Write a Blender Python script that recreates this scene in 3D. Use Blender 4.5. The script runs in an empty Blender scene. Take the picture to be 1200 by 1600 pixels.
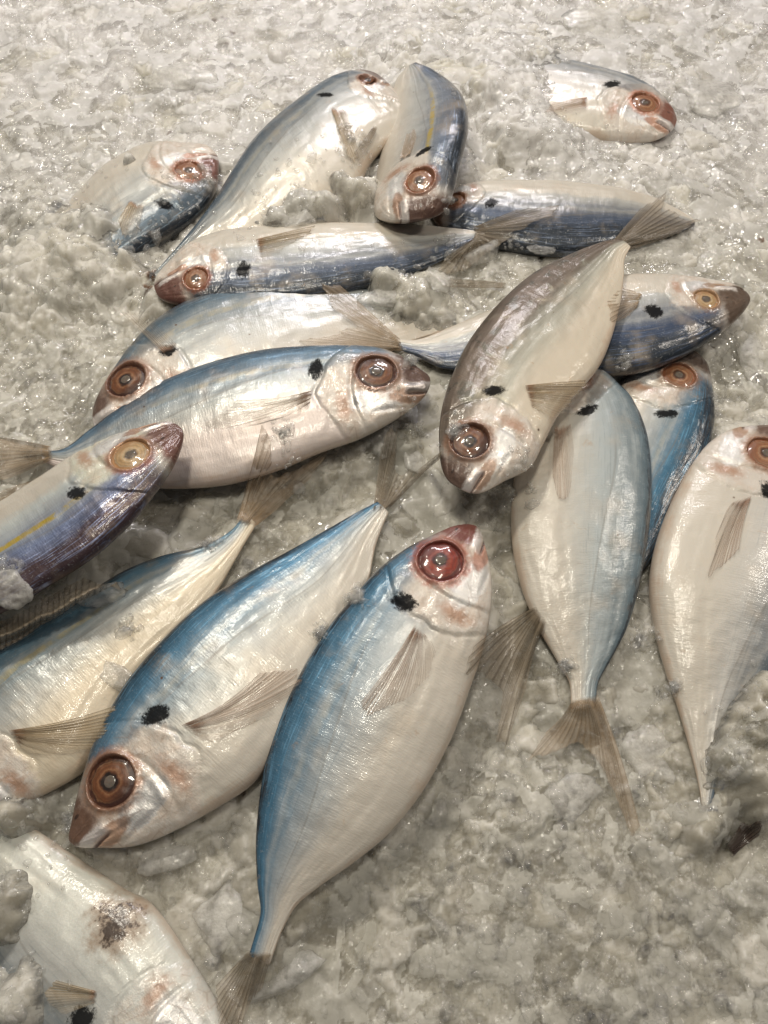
import bpy, math, random
import numpy as np
from mathutils import Vector, Matrix

R = math.radians
rng = np.random.default_rng(7)
random.seed(7)
scene = bpy.context.scene
COL = scene.collection

# ------------------------------------------------------------------ camera
TILT = R(26.0); CAMH = 0.304; FPX = 1164.0        # focal length in photo pixels (1200 x 1600)
cd = bpy.data.cameras.new('camera'); cam = bpy.data.objects.new('camera', cd); COL.objects.link(cam)
cam.location = (0, 0, CAMH); cam.rotation_euler = (TILT, 0, 0)
cd.sensor_fit = 'VERTICAL'; cd.sensor_height = 36.0; cd.lens = 36.0 * FPX / 1600.0
cd.clip_start = 0.01; cd.clip_end = 20
scene.camera = cam

# ------------------------------------------------------------------ world + lamps
w = bpy.data.worlds.new('World'); scene.world = w; w.use_nodes = True
w.node_tree.nodes['Background'].inputs[0].default_value = (0.92, 0.94, 1.0, 1)
w.node_tree.nodes['Background'].inputs[1].default_value = 0.10

def area(name, loc, target, sx, sy, power, col):
    d = bpy.data.lights.new(name, 'AREA'); d.shape = 'RECTANGLE'; d.size = sx; d.size_y = sy
    d.energy = power; d.color = col
    o = bpy.data.objects.new(name, d); COL.objects.link(o)
    o.location = loc
    o.rotation_euler = (Vector(target) - Vector(loc)).to_track_quat('-Z', 'Y').to_euler()
area('market_lamp_overhead', (-0.06, 0.20, 1.05), (0, 0.25, 0), 0.10, 0.10, 4.2, (1.0, 0.93, 0.79))
area('market_lamp_main', (-0.30, 0.72, 0.95), (0, 0.3, 0), 0.22, 0.08, 7.0, (1.0, 0.93, 0.80))
area('market_lamp_side', (0.70, 0.35, 0.80), (0.05, 0.25, 0), 0.12, 0.12, 3.0, (1.0, 0.91, 0.80))
area('market_lamp_far', (0.10, 1.30, 0.80), (0, 0.5, 0), 0.4, 0.10, 7.5, (1.0, 0.955, 0.98))

scene.view_settings.view_transform = 'Standard'; scene.view_settings.look = 'None'
scene.view_settings.exposure = -0.40; scene.view_settings.gamma = 1.0
cy = scene.cycles
cy.max_bounces = 8; cy.diffuse_bounces = 3; cy.glossy_bounces = 3; cy.transmission_bounces = 6
cy.transparent_max_bounces = 10; cy.caustics_reflective = False; cy.caustics_refractive = False
cy.sample_clamp_indirect = 4.0; cy.use_denoising = True

# ------------------------------------------------------------------ place a photo direction on a level plane
CT, ST = math.cos(TILT), math.sin(TILT)
def plane_pt(px, py, z=0.0):
    """where the line of sight through photo pixel (px,py) meets the level z"""
    px = np.asarray(px, float); py = np.asarray(py, float)
    u = (px - 600) / FPX; v = (800 - py) / FPX
    dx, dy, dz = u, v * CT + ST, v * ST - CT
    t = (z - CAMH) / dz
    return np.stack([dx * t, dy * t, np.broadcast_to(z, np.shape(dx)) + 0 * dx], -1)

# ------------------------------------------------------------------ numpy noise
def _hash(ix, iy, seed):
    h = (ix.astype(np.int64) * 374761393 + iy.astype(np.int64) * 668265263 + seed * 1274126177) & 0xffffffff
    h = ((h ^ (h >> 13)) * 1274126177) & 0xffffffff
    return ((h ^ (h >> 16)) & 0xffffff) / float(0xffffff)
def vnoise(x, y, seed=0):
    ix = np.floor(x); iy = np.floor(y); fx = x - ix; fy = y - iy
    fx = fx * fx * (3 - 2 * fx); fy = fy * fy * (3 - 2 * fy)
    a = _hash(ix, iy, seed); b = _hash(ix + 1, iy, seed); c = _hash(ix, iy + 1, seed); d = _hash(ix + 1, iy + 1, seed)
    return (a * (1 - fx) + b * fx) * (1 - fy) + (c * (1 - fx) + d * fx) * fy
def fbm(x, y, oct=4, seed=0):
    s = 0; a = 0.5; n = 0
    for k in range(oct):
        s = s + a * vnoise(x * 2 ** k + 17.3 * k, y * 2 ** k - 9.1 * k, seed + k); n += a; a *= 0.5
    return s / n
def facets(x, y, cell, seed, tilt=0.5):
    """broken-ice relief: irregular cells, each a tilted facet of its own height"""
    gx = x / cell; gy = y / cell; bx = np.floor(gx); by = np.floor(gy)
    best = np.full(x.shape, 9.0); sec = np.full(x.shape, 9.0); h = np.zeros(x.shape)
    for i in (-1, 0, 1):
        for j in (-1, 0, 1):
            cx = bx + i; cyy = by + j
            px = cx + _hash(cx, cyy, seed); py = cyy + _hash(cx, cyy, seed + 1)
            d = np.hypot(gx - px, gy - py)
            hh = _hash(cx, cyy, seed + 2) + tilt * ((gx - px) * (_hash(cx, cyy, seed + 3) - .5) * 2 + (gy - py) * (_hash(cx, cyy, seed + 4) - .5) * 2)
            m = d < best
            sec = np.where(m, best, np.minimum(sec, d)); h = np.where(m, hh, h); best = np.where(m, d, best)
    edge = np.clip((sec - best) / 0.22, 0, 1)
    return h * (0.25 + 0.75 * edge * edge * (3 - 2 * edge)), edge, h
def sstep(a, b, x):
    t = np.clip((x - a) / (b - a), 0, 1); return t * t * (3 - 2 * t)

# ------------------------------------------------------------------ shader node helper
class NT:
    def __init__(s, name):
        s.m = bpy.data.materials.new(name); s.m.use_nodes = True; s.t = s.m.node_tree
        s.t.nodes.clear(); s.out = s.t.nodes.new('ShaderNodeOutputMaterial')
    def n(s, typ, **kw):
        nd = s.t.nodes.new(typ)
        for k, v in kw.items(): setattr(nd, k, v)
        return nd
    def put(s, sock, v):
        if v is None: return
        if isinstance(v, bpy.types.NodeSocket): s.t.links.new(v, sock)
        elif isinstance(v, (tuple, list)) and len(v) == 3 and len(sock.default_value) == 4: sock.default_value = (*v, 1)
        else: sock.default_value = v
    def math(s, op, a, b=None, c=None, clamp=False):
        nd = s.n('ShaderNodeMath', operation=op, use_clamp=clamp)
        for i, v in enumerate((a, b, c)): s.put(nd.inputs[i], v)
        return nd.outputs[0]
    def add(s, a, b): return s.math('ADD', a, b)
    def sub(s, a, b): return s.math('SUBTRACT', a, b)
    def mul(s, a, b): return s.math('MULTIPLY', a, b)
    def step(s, x, a, b, lo=0.0, hi=1.0):
        nd = s.n('ShaderNodeMapRange', interpolation_type='SMOOTHSTEP')
        s.put(nd.inputs['Value'], x); s.put(nd.inputs['From Min'], a); s.put(nd.inputs['From Max'], b)
        s.put(nd.inputs['To Min'], lo); s.put(nd.inputs['To Max'], hi); return nd.outputs[0]
    def mix(s, f, a, b):
        nd = s.n('ShaderNodeMix', data_type='RGBA'); s.put(nd.inputs[0], f); s.put(nd.inputs[6], a); s.put(nd.inputs[7], b)
        return nd.outputs[2]
    def attr(s, name): return s.n('ShaderNodeAttribute', attribute_name=name).outputs['Vector']
    def sep(s, v):
        nd = s.n('ShaderNodeSeparateXYZ'); s.put(nd.inputs[0], v); return nd.outputs[0], nd.outputs[1], nd.outputs[2]
    def comb(s, x, y, z=0.0):
        nd = s.n('ShaderNodeCombineXYZ'); s.put(nd.inputs[0], x); s.put(nd.inputs[1], y); s.put(nd.inputs[2], z); return nd.outputs[0]
    def noise(s, vec, scale, detail=4, rough=0.55, dist=0.0):
        nd = s.n('ShaderNodeTexNoise'); s.put(nd.inputs['Vector'], vec); nd.inputs['Scale'].default_value = scale
        nd.inputs['Detail'].default_value = detail; nd.inputs['Roughness'].default_value = rough; nd.inputs['Distortion'].default_value = dist
        return nd.outputs[0]
    def voro(s, vec, scale, feature='F1'):
        nd = s.n('ShaderNodeTexVoronoi', feature=feature); s.put(nd.inputs['Vector'], vec); nd.inputs['Scale'].default_value = scale
        return nd
    def ramp(s, f, stops):
        nd = s.n('ShaderNodeValToRGB'); cr = nd.color_ramp
        while len(cr.elements) > 1: cr.elements.remove(cr.elements[-1])
        for i, (p, c) in enumerate(stops):
            e = cr.elements[0] if i == 0 else cr.elements.new(p)
            e.position = p; e.color = (*c, 1)
        s.put(nd.inputs[0], f); return nd.outputs[0]
    def bump(s, h, strength, dist=0.001, normal=None):
        nd = s.n('ShaderNodeBump'); s.put(nd.inputs['Height'], h); s.put(nd.inputs['Strength'], strength); nd.inputs['Distance'].default_value = dist
        if normal is not None: s.put(nd.inputs['Normal'], normal)
        return nd.outputs[0]
    def bsdf(s, **kw):
        nd = s.n('ShaderNodeBsdfPrincipled')
        for k, v in kw.items(): s.put(nd.inputs[k.replace('_', ' ')], v)
        return nd
    def finish(s, sh):
        s.t.links.new(sh, s.out.inputs[0]); return s.m

# ------------------------------------------------------------------ materials
def fish_skin(name, orb=(.32, .13, .06), back=(.075, .20, .32), dark=(.02, .028, .04), back_v=.70, yellow=.3, belly=(.62, .57, .49), flank=(.50, .50, .47),
              head=(.66, .60, .53), snout=(.26, .10, .05), seed=0.0, silver=.5, grime=0.0, sheen=.5, stain=False):
    s = NT(name)
    U, V, SD = s.sep(s.attr('fish_uv')); HX, HY, ER = s.sep(s.attr('head_uv')); BX, BY, _ = s.sep(s.attr('mark_uv'))
    obj = s.n('ShaderNodeTexCoord').outputs['Object']
    off = s.n('ShaderNodeVectorMath', operation='ADD'); s.put(off.inputs[0], obj); off.inputs[1].default_value = (seed, seed * .7, 0)
    P = off.outputs[0]
    nl = s.noise(P, 55, 4); nm = s.noise(P, 220, 5, .6); nf = s.noise(P, 1100, 3, .6)
    streak = s.noise(s.comb(s.mul(U, 10.), s.mul(V, 70.), seed), 1.0, 5, .65)       # runs along the body
    rows = s.noise(s.comb(s.mul(U, 260.), s.mul(V, 14.), seed + 3), 1.0, 3, .55)      # fine upright scale rows
    v = s.add(V, s.add(s.mul(s.sub(nl, .5), .16), s.mul(s.sub(streak, .5), .10)))
    v = s.add(v, s.mul(s.sub(nm, .5), .05))
    b0 = back_v
    mixc = lambda a, b, t: tuple(a[i] * (1 - t) + b[i] * t for i in range(3))
    body = s.ramp(v, [(0, mixc(belly, (.5, .32, .2), .45)), (.05, belly), (.30, belly), (max(.34, b0 - .22), flank), (b0 - .08, mixc(flank, back, .38)),
                      (b0 - .035, mixc(flank, back, .62)), (b0 + .015, mixc(flank, back, .40)), (b0 + .06, mixc(flank, back, .80)), (b0 + .12, back), (b0 + .20, mixc(back, dark, .40)), (min(.965, b0 + .25), dark), (1, dark)])
    # cream and grey clouding, dark freckles
    body = s.mix(s.mul(s.step(nl, .50, .72), .35), body, mixc(belly, (.62, .46, .30), .5))
    body = s.mix(s.mul(s.step(streak, .52, .78), s.step(V, .35, .6, .0, .55)), body, mixc(back, (.25, .27, .27), .6))
    body = s.mix(s.mul(s.step(nf, .58, .75), s.step(V, .4, .75, .08, .35)), body, mixc(flank, (1, 1, 1), .2))
    body = s.mix(s.mul(s.mul(s.step(streak, .50, .66), s.step(V, b0 + .04, b0 + .14)), .55), body, tuple(min(.9, x * 2.5 + .03) for x in back))  # blue-white sheen along the back, painted in as lighter streaks
    # yellow stripe
    ys = s.mul(s.step(s.math('ABSOLUTE', s.sub(s.add(V, s.mul(s.sub(streak, .5), .05)), b0 - .005)), .012, .034, 1.0, 0.0), s.mul(s.step(U, .20, .32), s.step(U, .55, .85, 1.0, 0.1)))
    body = s.mix(s.mul(s.mul(ys, s.step(nm, .3, .6)), yellow), body, (.50, .36, .05))
    # lateral line
    arch = s.add(.60, s.mul(s.step(U, .30, .62, 1.0, 0.0), .10)); arch = s.sub(arch, s.mul(s.step(U, .55, .8), .08))
    ll = s.step(s.math('ABSOLUTE', s.sub(V, arch)), .003, .012, 1.0, 0.0); ll = s.mul(ll, s.step(U, .24, .3))
    body = s.mix(s.mul(ll, .32), body, (.22, .20, .17))
    # rust coloured slime patches
    nr = s.noise(P, 130, 5, .65, .6)
    body = s.mix(s.mul(s.step(nr, .64, .74), .30 + grime), body, (.42, .24, .10))
    if grime > 0:
        body = s.mix(s.mul(s.mul(s.step(nr, .38, .5), s.step(V, .60, .72)), min(1, grime * 2)), body, (.16, .12, .09))
    # small dark and rust specks
    vd = s.voro(P, 85); vc_ = s.sep(vd.outputs['Color'])[0]
    body = s.mix(s.mul(s.step(s.add(vd.outputs['Distance'], s.mul(nm, .10)), .06, .12, 1.0, 0.0), s.step(vc_, .72, .76)), body, (.12, .06, .025))
    # ---- head
    op = s.add(-3.25, s.mul(s.math('POWER', s.add(HY, 1.0), 2.0), .20))          # gill-cover edge
    hm = s.step(s.add(s.sub(HX, op), s.mul(s.sub(s.noise(s.comb(HX, HY, 9.0), 1.6, 4, .6), .5), 1.6)), -.35, .45)
    hn = s.noise(s.comb(HX, HY, seed), 1.1, 4, .6); hn2 = s.noise(s.comb(HX, HY, seed + 5), 3.2, 4, .65)
    hc = s.mix(s.step(hn, .40, .62), head, mixc(head, (.58, .40, .27), .25))
    hc = s.mix(s.mul(s.step(hn2, .55, .68), .5), hc, (.80, .76, .72))
    hc = s.mix(s.mul(s.step(s.add(HY, s.mul(s.sub(hn, .5), 1.2)), .35, 1.0), s.step(HX, -3.5, 1.2, 1.0, .25)), hc, mixc(back, (.30, .22, .16), .3))  # crown
    hc = s.mix(s.mul(s.step(s.add(V, s.mul(s.sub(hn, .5), .12)), b0 - .03, b0 + .09), s.step(HX, .2, 1.5, .92, 0.0)), hc, body)
    # orange patch behind the cheek plate
    px = s.add(HX, 2.05); py = s.add(HY, 1.9)
    pr = s.math('SQRT', s.add(s.math('POWER', s.mul(px, 1.7), 2.), s.math('POWER', s.mul(py, .8), 2.)))
    hc = s.mix(s.mul(s.step(s.add(pr, s.mul(hn2, 1.2)), .75, 1.7, 1.0, 0.0), .75), hc, (.42, .22, .13))
    # silver cheek and jaw plates
    qx = s.add(HX, .35); qy = s.add(HY, 1.75)
    qr = s.math('SQRT', s.add(s.math('POWER', s.mul(qx, .62), 2.), s.math('POWER', s.mul(qy, 1.15), 2.)))
    plate = s.step(s.add(qr, s.mul(s.sub(hn2, .5), .7)), .72, 1.0, 1.0, 0.0)
    hc = s.mix(s.mul(plate, .9), hc, (.82, .80, .77))
    # tan throat skin
    tx = s.sub(HX, 1.5); ty = s.add(HY, s.add(1.75, s.mul(HX, -.12)))
    tr = s.math('SQRT', s.add(s.math('POWER', s.mul(tx, .75), 2.), s.math('POWER', s.mul(ty, 2.0), 2.)))
    th = s.step(s.add(tr, s.mul(s.sub(hn2, .5), .5)), .65, .95, 1.0, 0.0)
    hc = s.mix(s.mul(th, .75), hc, mixc(snout, (.40, .23, .13), .6))
    # brown skin round the eye and over the snout
    ring = s.step(s.add(ER, s.mul(s.sub(hn2, .5), 1.0)), 1.3, 2.0, 1.0, 0.0)
    hc = s.mix(s.mul(ring, .8), hc, mixc(snout, (.38, .20, .10), .35))
    hc = s.mix(s.mul(s.step(s.add(ER, s.mul(s.sub(hn2, .5), .35)), 1.20, 1.52, 1.0, 0.0), .85), hc, orb)
    sn = s.mul(s.step(s.add(HX, s.mul(s.sub(hn2, .5), .9)), .9, 1.7), s.step(s.add(HY, s.mul(HX, .22)), -1.0, -.2))
    hc = s.mix(s.mul(sn, .92), hc, tuple(v * .32 for v in snout))
    # maxilla: silver strip along the jaw
    mx = s.math('ABSOLUTE', s.add(HY, s.add(1.05, s.mul(s.sub(HX, 2.3), -.16))))
    mxm = s.mul(s.step(s.add(mx, s.mul(s.sub(hn2, .5), .4)), .16, .40, 1.0, 0.0), s.mul(s.step(HX, 1.2, 1.6), s.step(HX, 3.2, 3.6, 1.0, .0)))
    hc = s.mix(s.mul(mxm, .85), hc, (.80, .74, .70))
    mline = s.math('ABSOLUTE', s.add(HY, s.add(1.35, s.mul(s.sub(HX, 2.3), -.16))))
    hc = s.mix(s.mul(s.mul(s.step(s.add(mline, s.mul(s.sub(hn2, .5), .12)), .03, .10, 1.0, 0.0), s.step(HX, 1.2, 1.7)), .8), hc, (.07, .03, .02))
    nx = s.math('SQRT', s.add(s.math('POWER', s.sub(HX, 2.0), 2.), s.math('POWER', s.mul(s.sub(HY, .15), 1.8), 2.)))
    hc = s.mix(s.step(nx, .10, .17, .8, 0.0), hc, (.03, .015, .01))
    # fine dark creases in the skin of the gill cover
    vx = s.voro(s.comb(HX, HY, seed), 1.3, 'DISTANCE_TO_EDGE').outputs['Distance']
    hc = s.mix(s.mul(s.step(vx, .01, .05, .30, 0.0), s.step(hn, .45, .6)), hc, (.30, .20, .14))
    col = s.mix(hm, body, hc)
    # black shoulder mark, ragged
    rag = s.noise(s.comb(s.mul(BX, 1.5), s.mul(BY, .9), seed), 1.7, 6, .8)
    br = s.mul(s.math('SQRT', s.add(s.math('POWER', BX, 2.), s.math('POWER', BY, 2.))), .80)
    blot = s.step(s.add(br, s.mul(s.sub(rag, .5), 1.9)), .60, .98, 1.0, 0.0)
    blot = s.mul(blot, SD)
    col = s.mix(s.mul(blot, .97), col, (.006, .006, .007))
    if stain:                                    # torn, bruised patch of skin with a brown soak round it
        sb = s.n('ShaderNodeVectorMath', operation='DISTANCE', name='stain_place'); s.put(sb.inputs[0], obj)
        sd = s.add(s.mul(sb.outputs['Value'], 68.), s.mul(s.sub(s.noise(obj, 150, 5, .7), .5), 1.5))
        col = s.mix(s.mul(s.step(sd, .35, .95, 1.0, 0.0), .7), col, (.26, .15, .075))
        col = s.mix(s.step(s.add(sd, s.mul(s.sub(s.noise(obj, 420, 4, .7), .5), 1.2)), .20, .50, .95, 0.0), col, (.035, .016, .008))
    # metal-like guanine layer
    met = s.step(V, .12, .5, .18, .45); met = s.math('MAXIMUM', s.mul(met, s.sub(1.0, hm)), s.mul(hm, s.add(.18, s.mul(s.math('MAXIMUM', plate, mxm), .55))))
    met = s.add(met, s.mul(s.mul(s.step(V, b0 + .02, b0 + .2), s.step(streak, .42, .62)), .5)); met = s.mul(s.mul(met, silver * 1.5), s.step(nl, .35, .65, .55, 1.0)); met = s.mul(met, s.sub(1.0, blot))
    rough = s.add(s.add(.34, s.mul(nm, .22)), s.mul(blot, .4))
    h = s.add(s.mul(rows, .9), s.add(s.mul(nf, .5), s.mul(nm, .7)))
    h = s.add(h, s.mul(s.mul(hm, s.add(hn2, s.mul(s.noise(s.comb(HX, HY, seed + 9), 7.0, 3, .6), .5))), 3.2)); h = s.add(h, s.mul(blot, -.4))
    nrm = s.bump(h, .17, .0008)
    cn = s.bump(s.add(s.mul(nm, .6), s.add(s.mul(nf, .35), s.mul(rows, .5))), .26, .0008)
    b = s.bsdf(Base_Color=col, Metallic=met, Roughness=rough, Normal=nrm, Coat_Weight=s.mul(s.sub(1.0, s.mul(blot, .85)), .8), Coat_Roughness=.08, Coat_IOR=1.42, Coat_Normal=cn,
               Subsurface_Weight=.07, Subsurface_Scale=.003, Specular_IOR_Level=s.sub(.5, s.mul(blot, .4)))
    b.inputs['Subsurface Radius'].default_value = (1.0, .6, .4)
    return s.finish(b.outputs[0])

def eye_mat(name, iris=(.20, .075, .03), inner=(.34, .17, .08), outer=(.045, .016, .01), pupil_edge=(.02, .012, .009)):
    s = NT(name)
    x, y, z = s.sep(s.attr('eye_uv'))
    r = s.math('SQRT', s.add(s.mul(x, x), s.mul(y, y)))
    ang = s.math('ARCTAN2', y, x)
    oi = s.n('ShaderNodeObjectInfo').outputs['Random']; n1 = s.noise(s.comb(x, y, s.mul(oi, 20.)), 5.0, 4, .7); n2 = s.noise(s.comb(x, y, s.mul(oi, 30.)), 1.7, 4, .6)
    rr = s.mul(s.add(r, s.add(s.mul(s.sub(n2, .5), .42), s.mul(s.sub(n1, .5), .16))), .76)
    dk = lambda c_, k: tuple(v * k for v in c_)
    c = s.ramp(rr, [(0, pupil_edge), (.30, pupil_edge), (.39, dk(iris, .8)), (.43, dk(inner, .75)), (.49, iris), (.58, dk(iris, .65)), (.66, dk(iris, .9)),
                    (.72, dk(iris, .6)), (.755, dk(inner, .6)), (.80, outer), (.90, dk(outer, 1.5)), (1.0, dk(outer, 2.2))])
    c = s.mix(s.mul(s.step(n1, .45, .7), .35), c, tuple(v * .4 for v in iris))
    c = s.mix(s.mul(s.step(n2, .55, .72), .35), c, inner)
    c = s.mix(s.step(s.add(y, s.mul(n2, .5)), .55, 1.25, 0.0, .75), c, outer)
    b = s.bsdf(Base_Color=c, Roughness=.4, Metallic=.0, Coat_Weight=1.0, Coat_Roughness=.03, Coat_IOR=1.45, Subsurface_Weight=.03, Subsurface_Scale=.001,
               Normal=s.bump(n2, .25, .001), Coat_Normal=s.bump(n2, .10, .001))
    return s.finish(b.outputs[0])
def pupil_mat():
    s = NT('clouded_pupil'); obj = s.n('ShaderNodeTexCoord').outputs['Object']
    c = s.mix(s.noise(obj, 700, 3), (.10, .08, .065), (.20, .165, .135))
    b = s.bsdf(Base_Color=c, Roughness=.2, Coat_Weight=.6, Coat_Roughness=.05, Coat_IOR=1.4, Subsurface_Weight=.3, Subsurface_Scale=.002)
    return s.finish(b.outputs[0])

def fin_mat(name, col, ray, opacity=.55, fade=False):
    s = NT(name)
    A, Bl, LD = s.sep(s.attr('fin_uv'))        # A ray number, Bl 0 base .. 1 tip
    fr = s.math('FRACT', A); tri = s.math('ABSOLUTE', s.sub(fr, .5))
    rm = s.step(tri, .05, .22, 1.0, 0.0)
    n = s.noise(s.comb(s.mul(A, .5), s.mul(Bl, 2.), 0.0), 2.0, 4, .6); nf = s.noise(s.comb(s.mul(A, 6.), s.mul(Bl, 5.), 1.0), 2.0, 3, .6)
    c = s.mix(rm, col, ray); c = s.mix(s.mul(s.step(n, .45, .7), .4), c, tuple(v * .6 for v in col))
    a = s.add(s.mul(rm, .22), opacity); a = s.add(s.mul(a, s.step(Bl, .2, 1.0, 1.15, .70)), s.step(Bl, .02, .2, .45, 0.0)); a = s.mul(a, s.step(nf, .25, .7, .7, 1.15))
    a = s.mul(a, s.step(Bl, .0, .10, .12, 1.0))
    if fade: a = s.mul(a, s.step(LD, .0, .8, 1.25, .40)); c = s.mix(s.mul(s.step(Bl, .0, .22, 1.0, .0), .8), c, (.42, .22, .13))
    a = s.math('MINIMUM', a, 1.0)
    b = s.bsdf(Base_Color=c, Roughness=.35, Coat_Weight=.6, Coat_Roughness=.15, Alpha=a, Normal=s.bump(s.add(rm, s.mul(nf, .5)), .4, .0005),
               Subsurface_Weight=.0)
    tr = s.n('ShaderNodeBsdfTranslucent'); s.put(tr.inputs[0], c)
    tp = s.n('ShaderNodeBsdfTransparent')
    mt = s.n('ShaderNodeMixShader'); s.put(mt.inputs[0], s.sub(1.0, a)); s.t.links.new(tr.outputs[0], mt.inputs[1]); s.t.links.new(tp.outputs[0], mt.inputs[2])
    mx = s.n('ShaderNodeMixShader'); mx.inputs[0].default_value = .0
    s.t.links.new(b.outputs[0], mx.inputs[1]); s.t.links.new(mt.outputs[0], mx.inputs[2])
    return s.finish(mx.outputs[0])

def ice_bed_mat():
    s = NT('slushy_ice')
    geo = s.n('ShaderNodeNewGeometry').outputs['Position']
    ST_, CL, WT = s.sep(s.attr('ice_tint'))      # stain, dark clear ice (stronger near) and white ice (towards the far end)
    PL, RIM, VEIL = s.sep(s.attr('ice_plate'))   # tone of each broken plate, its rim, and how thick the ice is over a fish
    n1 = s.noise(geo, 38, 5, .6, .4); n2 = s.noise(geo, 150, 5, .65); n3 = s.noise(geo, 620, 4, .65)
    c = s.mix(s.step(n1, .35, .65), (.55, .52, .44), (.64, .61, .53))
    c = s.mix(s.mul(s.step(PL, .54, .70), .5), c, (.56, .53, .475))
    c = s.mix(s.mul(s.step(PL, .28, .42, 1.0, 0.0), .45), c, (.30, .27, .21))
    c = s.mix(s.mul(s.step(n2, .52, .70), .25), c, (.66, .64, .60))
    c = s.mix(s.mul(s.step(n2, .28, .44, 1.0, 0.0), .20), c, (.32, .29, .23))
    c = s.mix(s.mul(CL, .5), c, (.33, .30, .23))
    c = s.mix(s.mul(s.mul(RIM, s.step(n3, .35, .6)), .5), c, (.74, .72, .68))
    c = s.mix(WT, c, (.72, .70, .69))
    c = s.mix(s.mul(ST_, s.step(n3, .3, .55, .55, 1.0)), c, (.10, .045, .018))
    vor = s.voro(geo, 420).outputs['Distance']
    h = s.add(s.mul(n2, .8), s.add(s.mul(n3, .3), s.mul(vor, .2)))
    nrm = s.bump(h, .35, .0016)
    def tilt(nrm_in, scale, k):
        vc = s.voro(geo, scale).outputs['Color']
        a = s.n('ShaderNodeVectorMath', operation='SUBTRACT'); s.put(a.inputs[0], vc); a.inputs[1].default_value = (.5, .5, .5)
        m_ = s.n('ShaderNodeVectorMath', operation='SCALE'); s.put(m_.inputs[0], a.outputs[0]); m_.inputs['Scale'].default_value = k
        d_ = s.n('ShaderNodeVectorMath', operation='ADD'); s.put(d_.inputs[0], m_.outputs[0]); s.put(d_.inputs[1], nrm_in)
        z_ = s.n('ShaderNodeVectorMath', operation='NORMALIZE'); s.put(z_.inputs[0], d_.outputs[0]); return z_.outputs[0]
    cn = tilt(tilt(nrm, 260, .8), 900, .55)
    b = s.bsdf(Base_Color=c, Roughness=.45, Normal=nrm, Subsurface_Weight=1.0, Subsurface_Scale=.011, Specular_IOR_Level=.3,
               Coat_Weight=s.step(s.noise(geo, 48, 3, .6), .35, .62, .15, .9), Coat_Roughness=.07, Coat_IOR=1.36, Coat_Normal=cn)
    b.inputs['Subsurface Radius'].default_value = (1.0, 1.0, 1.0)
    tp = s.n('ShaderNodeBsdfTransparent'); mx = s.n('ShaderNodeMixShader')
    s.put(mx.inputs[0], s.step(s.add(VEIL, s.mul(s.sub(n2, .5), .8)), .0, 1.0, .12, 1.0))
    s.t.links.new(tp.outputs[0], mx.inputs[1]); s.t.links.new(b.outputs[0], mx.inputs[2])
    return s.finish(mx.outputs[0])
def ice_glaze_mat():
    s = NT('wet_clear_ice')
    geo = s.n('ShaderNodeNewGeometry').outputs['Position']
    PL, RIM, FAR = s.sep(s.attr('ice_plate'))
    n2 = s.noise(geo, 160, 5, .65); n3 = s.noise(geo, 650, 4, .65)
    nrm = s.bump(s.add(s.mul(n2, .7), s.mul(n3, .35)), .35, .0014)
    def tilt(nrm_in, scale, k):
        vc = s.voro(geo, scale).outputs['Color']
        a = s.n('ShaderNodeVectorMath', operation='SUBTRACT'); s.put(a.inputs[0], vc); a.inputs[1].default_value = (.5, .5, .5)
        m_ = s.n('ShaderNodeVectorMath', operation='SCALE'); s.put(m_.inputs[0], a.outputs[0]); m_.inputs['Scale'].default_value = k
        d_ = s.n('ShaderNodeVectorMath', operation='ADD'); s.put(d_.inputs[0], m_.outputs[0]); s.put(d_.inputs[1], nrm_in)
        z_ = s.n('ShaderNodeVectorMath', operation='NORMALIZE'); s.put(z_.inputs[0], d_.outputs[0]); return z_.outputs[0]
    gn = tilt(tilt(nrm, 240, .7), 800, .8)
    a = s.step(s.add(PL, s.mul(s.sub(n2, .5), .35)), .42, .60, .06, .55)
    a = s.math('MAXIMUM', a, s.mul(RIM, s.step(n3, .38, .62, .1, .75)))
    a = s.math('MINIMUM', s.add(a, s.mul(FAR, .12)), .9)
    d = s.bsdf(Base_Color=s.mix(FAR, (.68, .66, .59), (.80, .785, .77)), Roughness=.4, Normal=nrm, Subsurface_Weight=.6, Subsurface_Scale=.004)
    d.inputs['Subsurface Radius'].default_value = (1, 1, 1)
    tp = s.n('ShaderNodeBsdfTransparent'); m1 = s.n('ShaderNodeMixShader'); s.put(m1.inputs[0], a)
    s.t.links.new(tp.outputs[0], m1.inputs[1]); s.t.links.new(d.outputs[0], m1.inputs[2])
    gl = s.n('ShaderNodeBsdfGlossy'); gl.inputs['Roughness'].default_value = .11; s.put(gl.inputs['Normal'], gn)
    fr = s.n('ShaderNodeFresnel'); fr.inputs['IOR'].default_value = 1.38; s.put(fr.inputs['Normal'], nrm)
    m2 = s.n('ShaderNodeMixShader'); s.put(m2.inputs[0], s.mul(s.math('MINIMUM', s.mul(fr.outputs[0], 1.3), s.sub(.22, s.mul(FAR, .12))), s.step(s.noise(geo, 55, 3, .6), .38, .60, .25, 1.0))); s.t.links.new(m1.outputs[0], m2.inputs[1]); s.t.links.new(gl.outputs[0], m2.inputs[2])
    return s.finish(m2.outputs[0])
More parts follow.
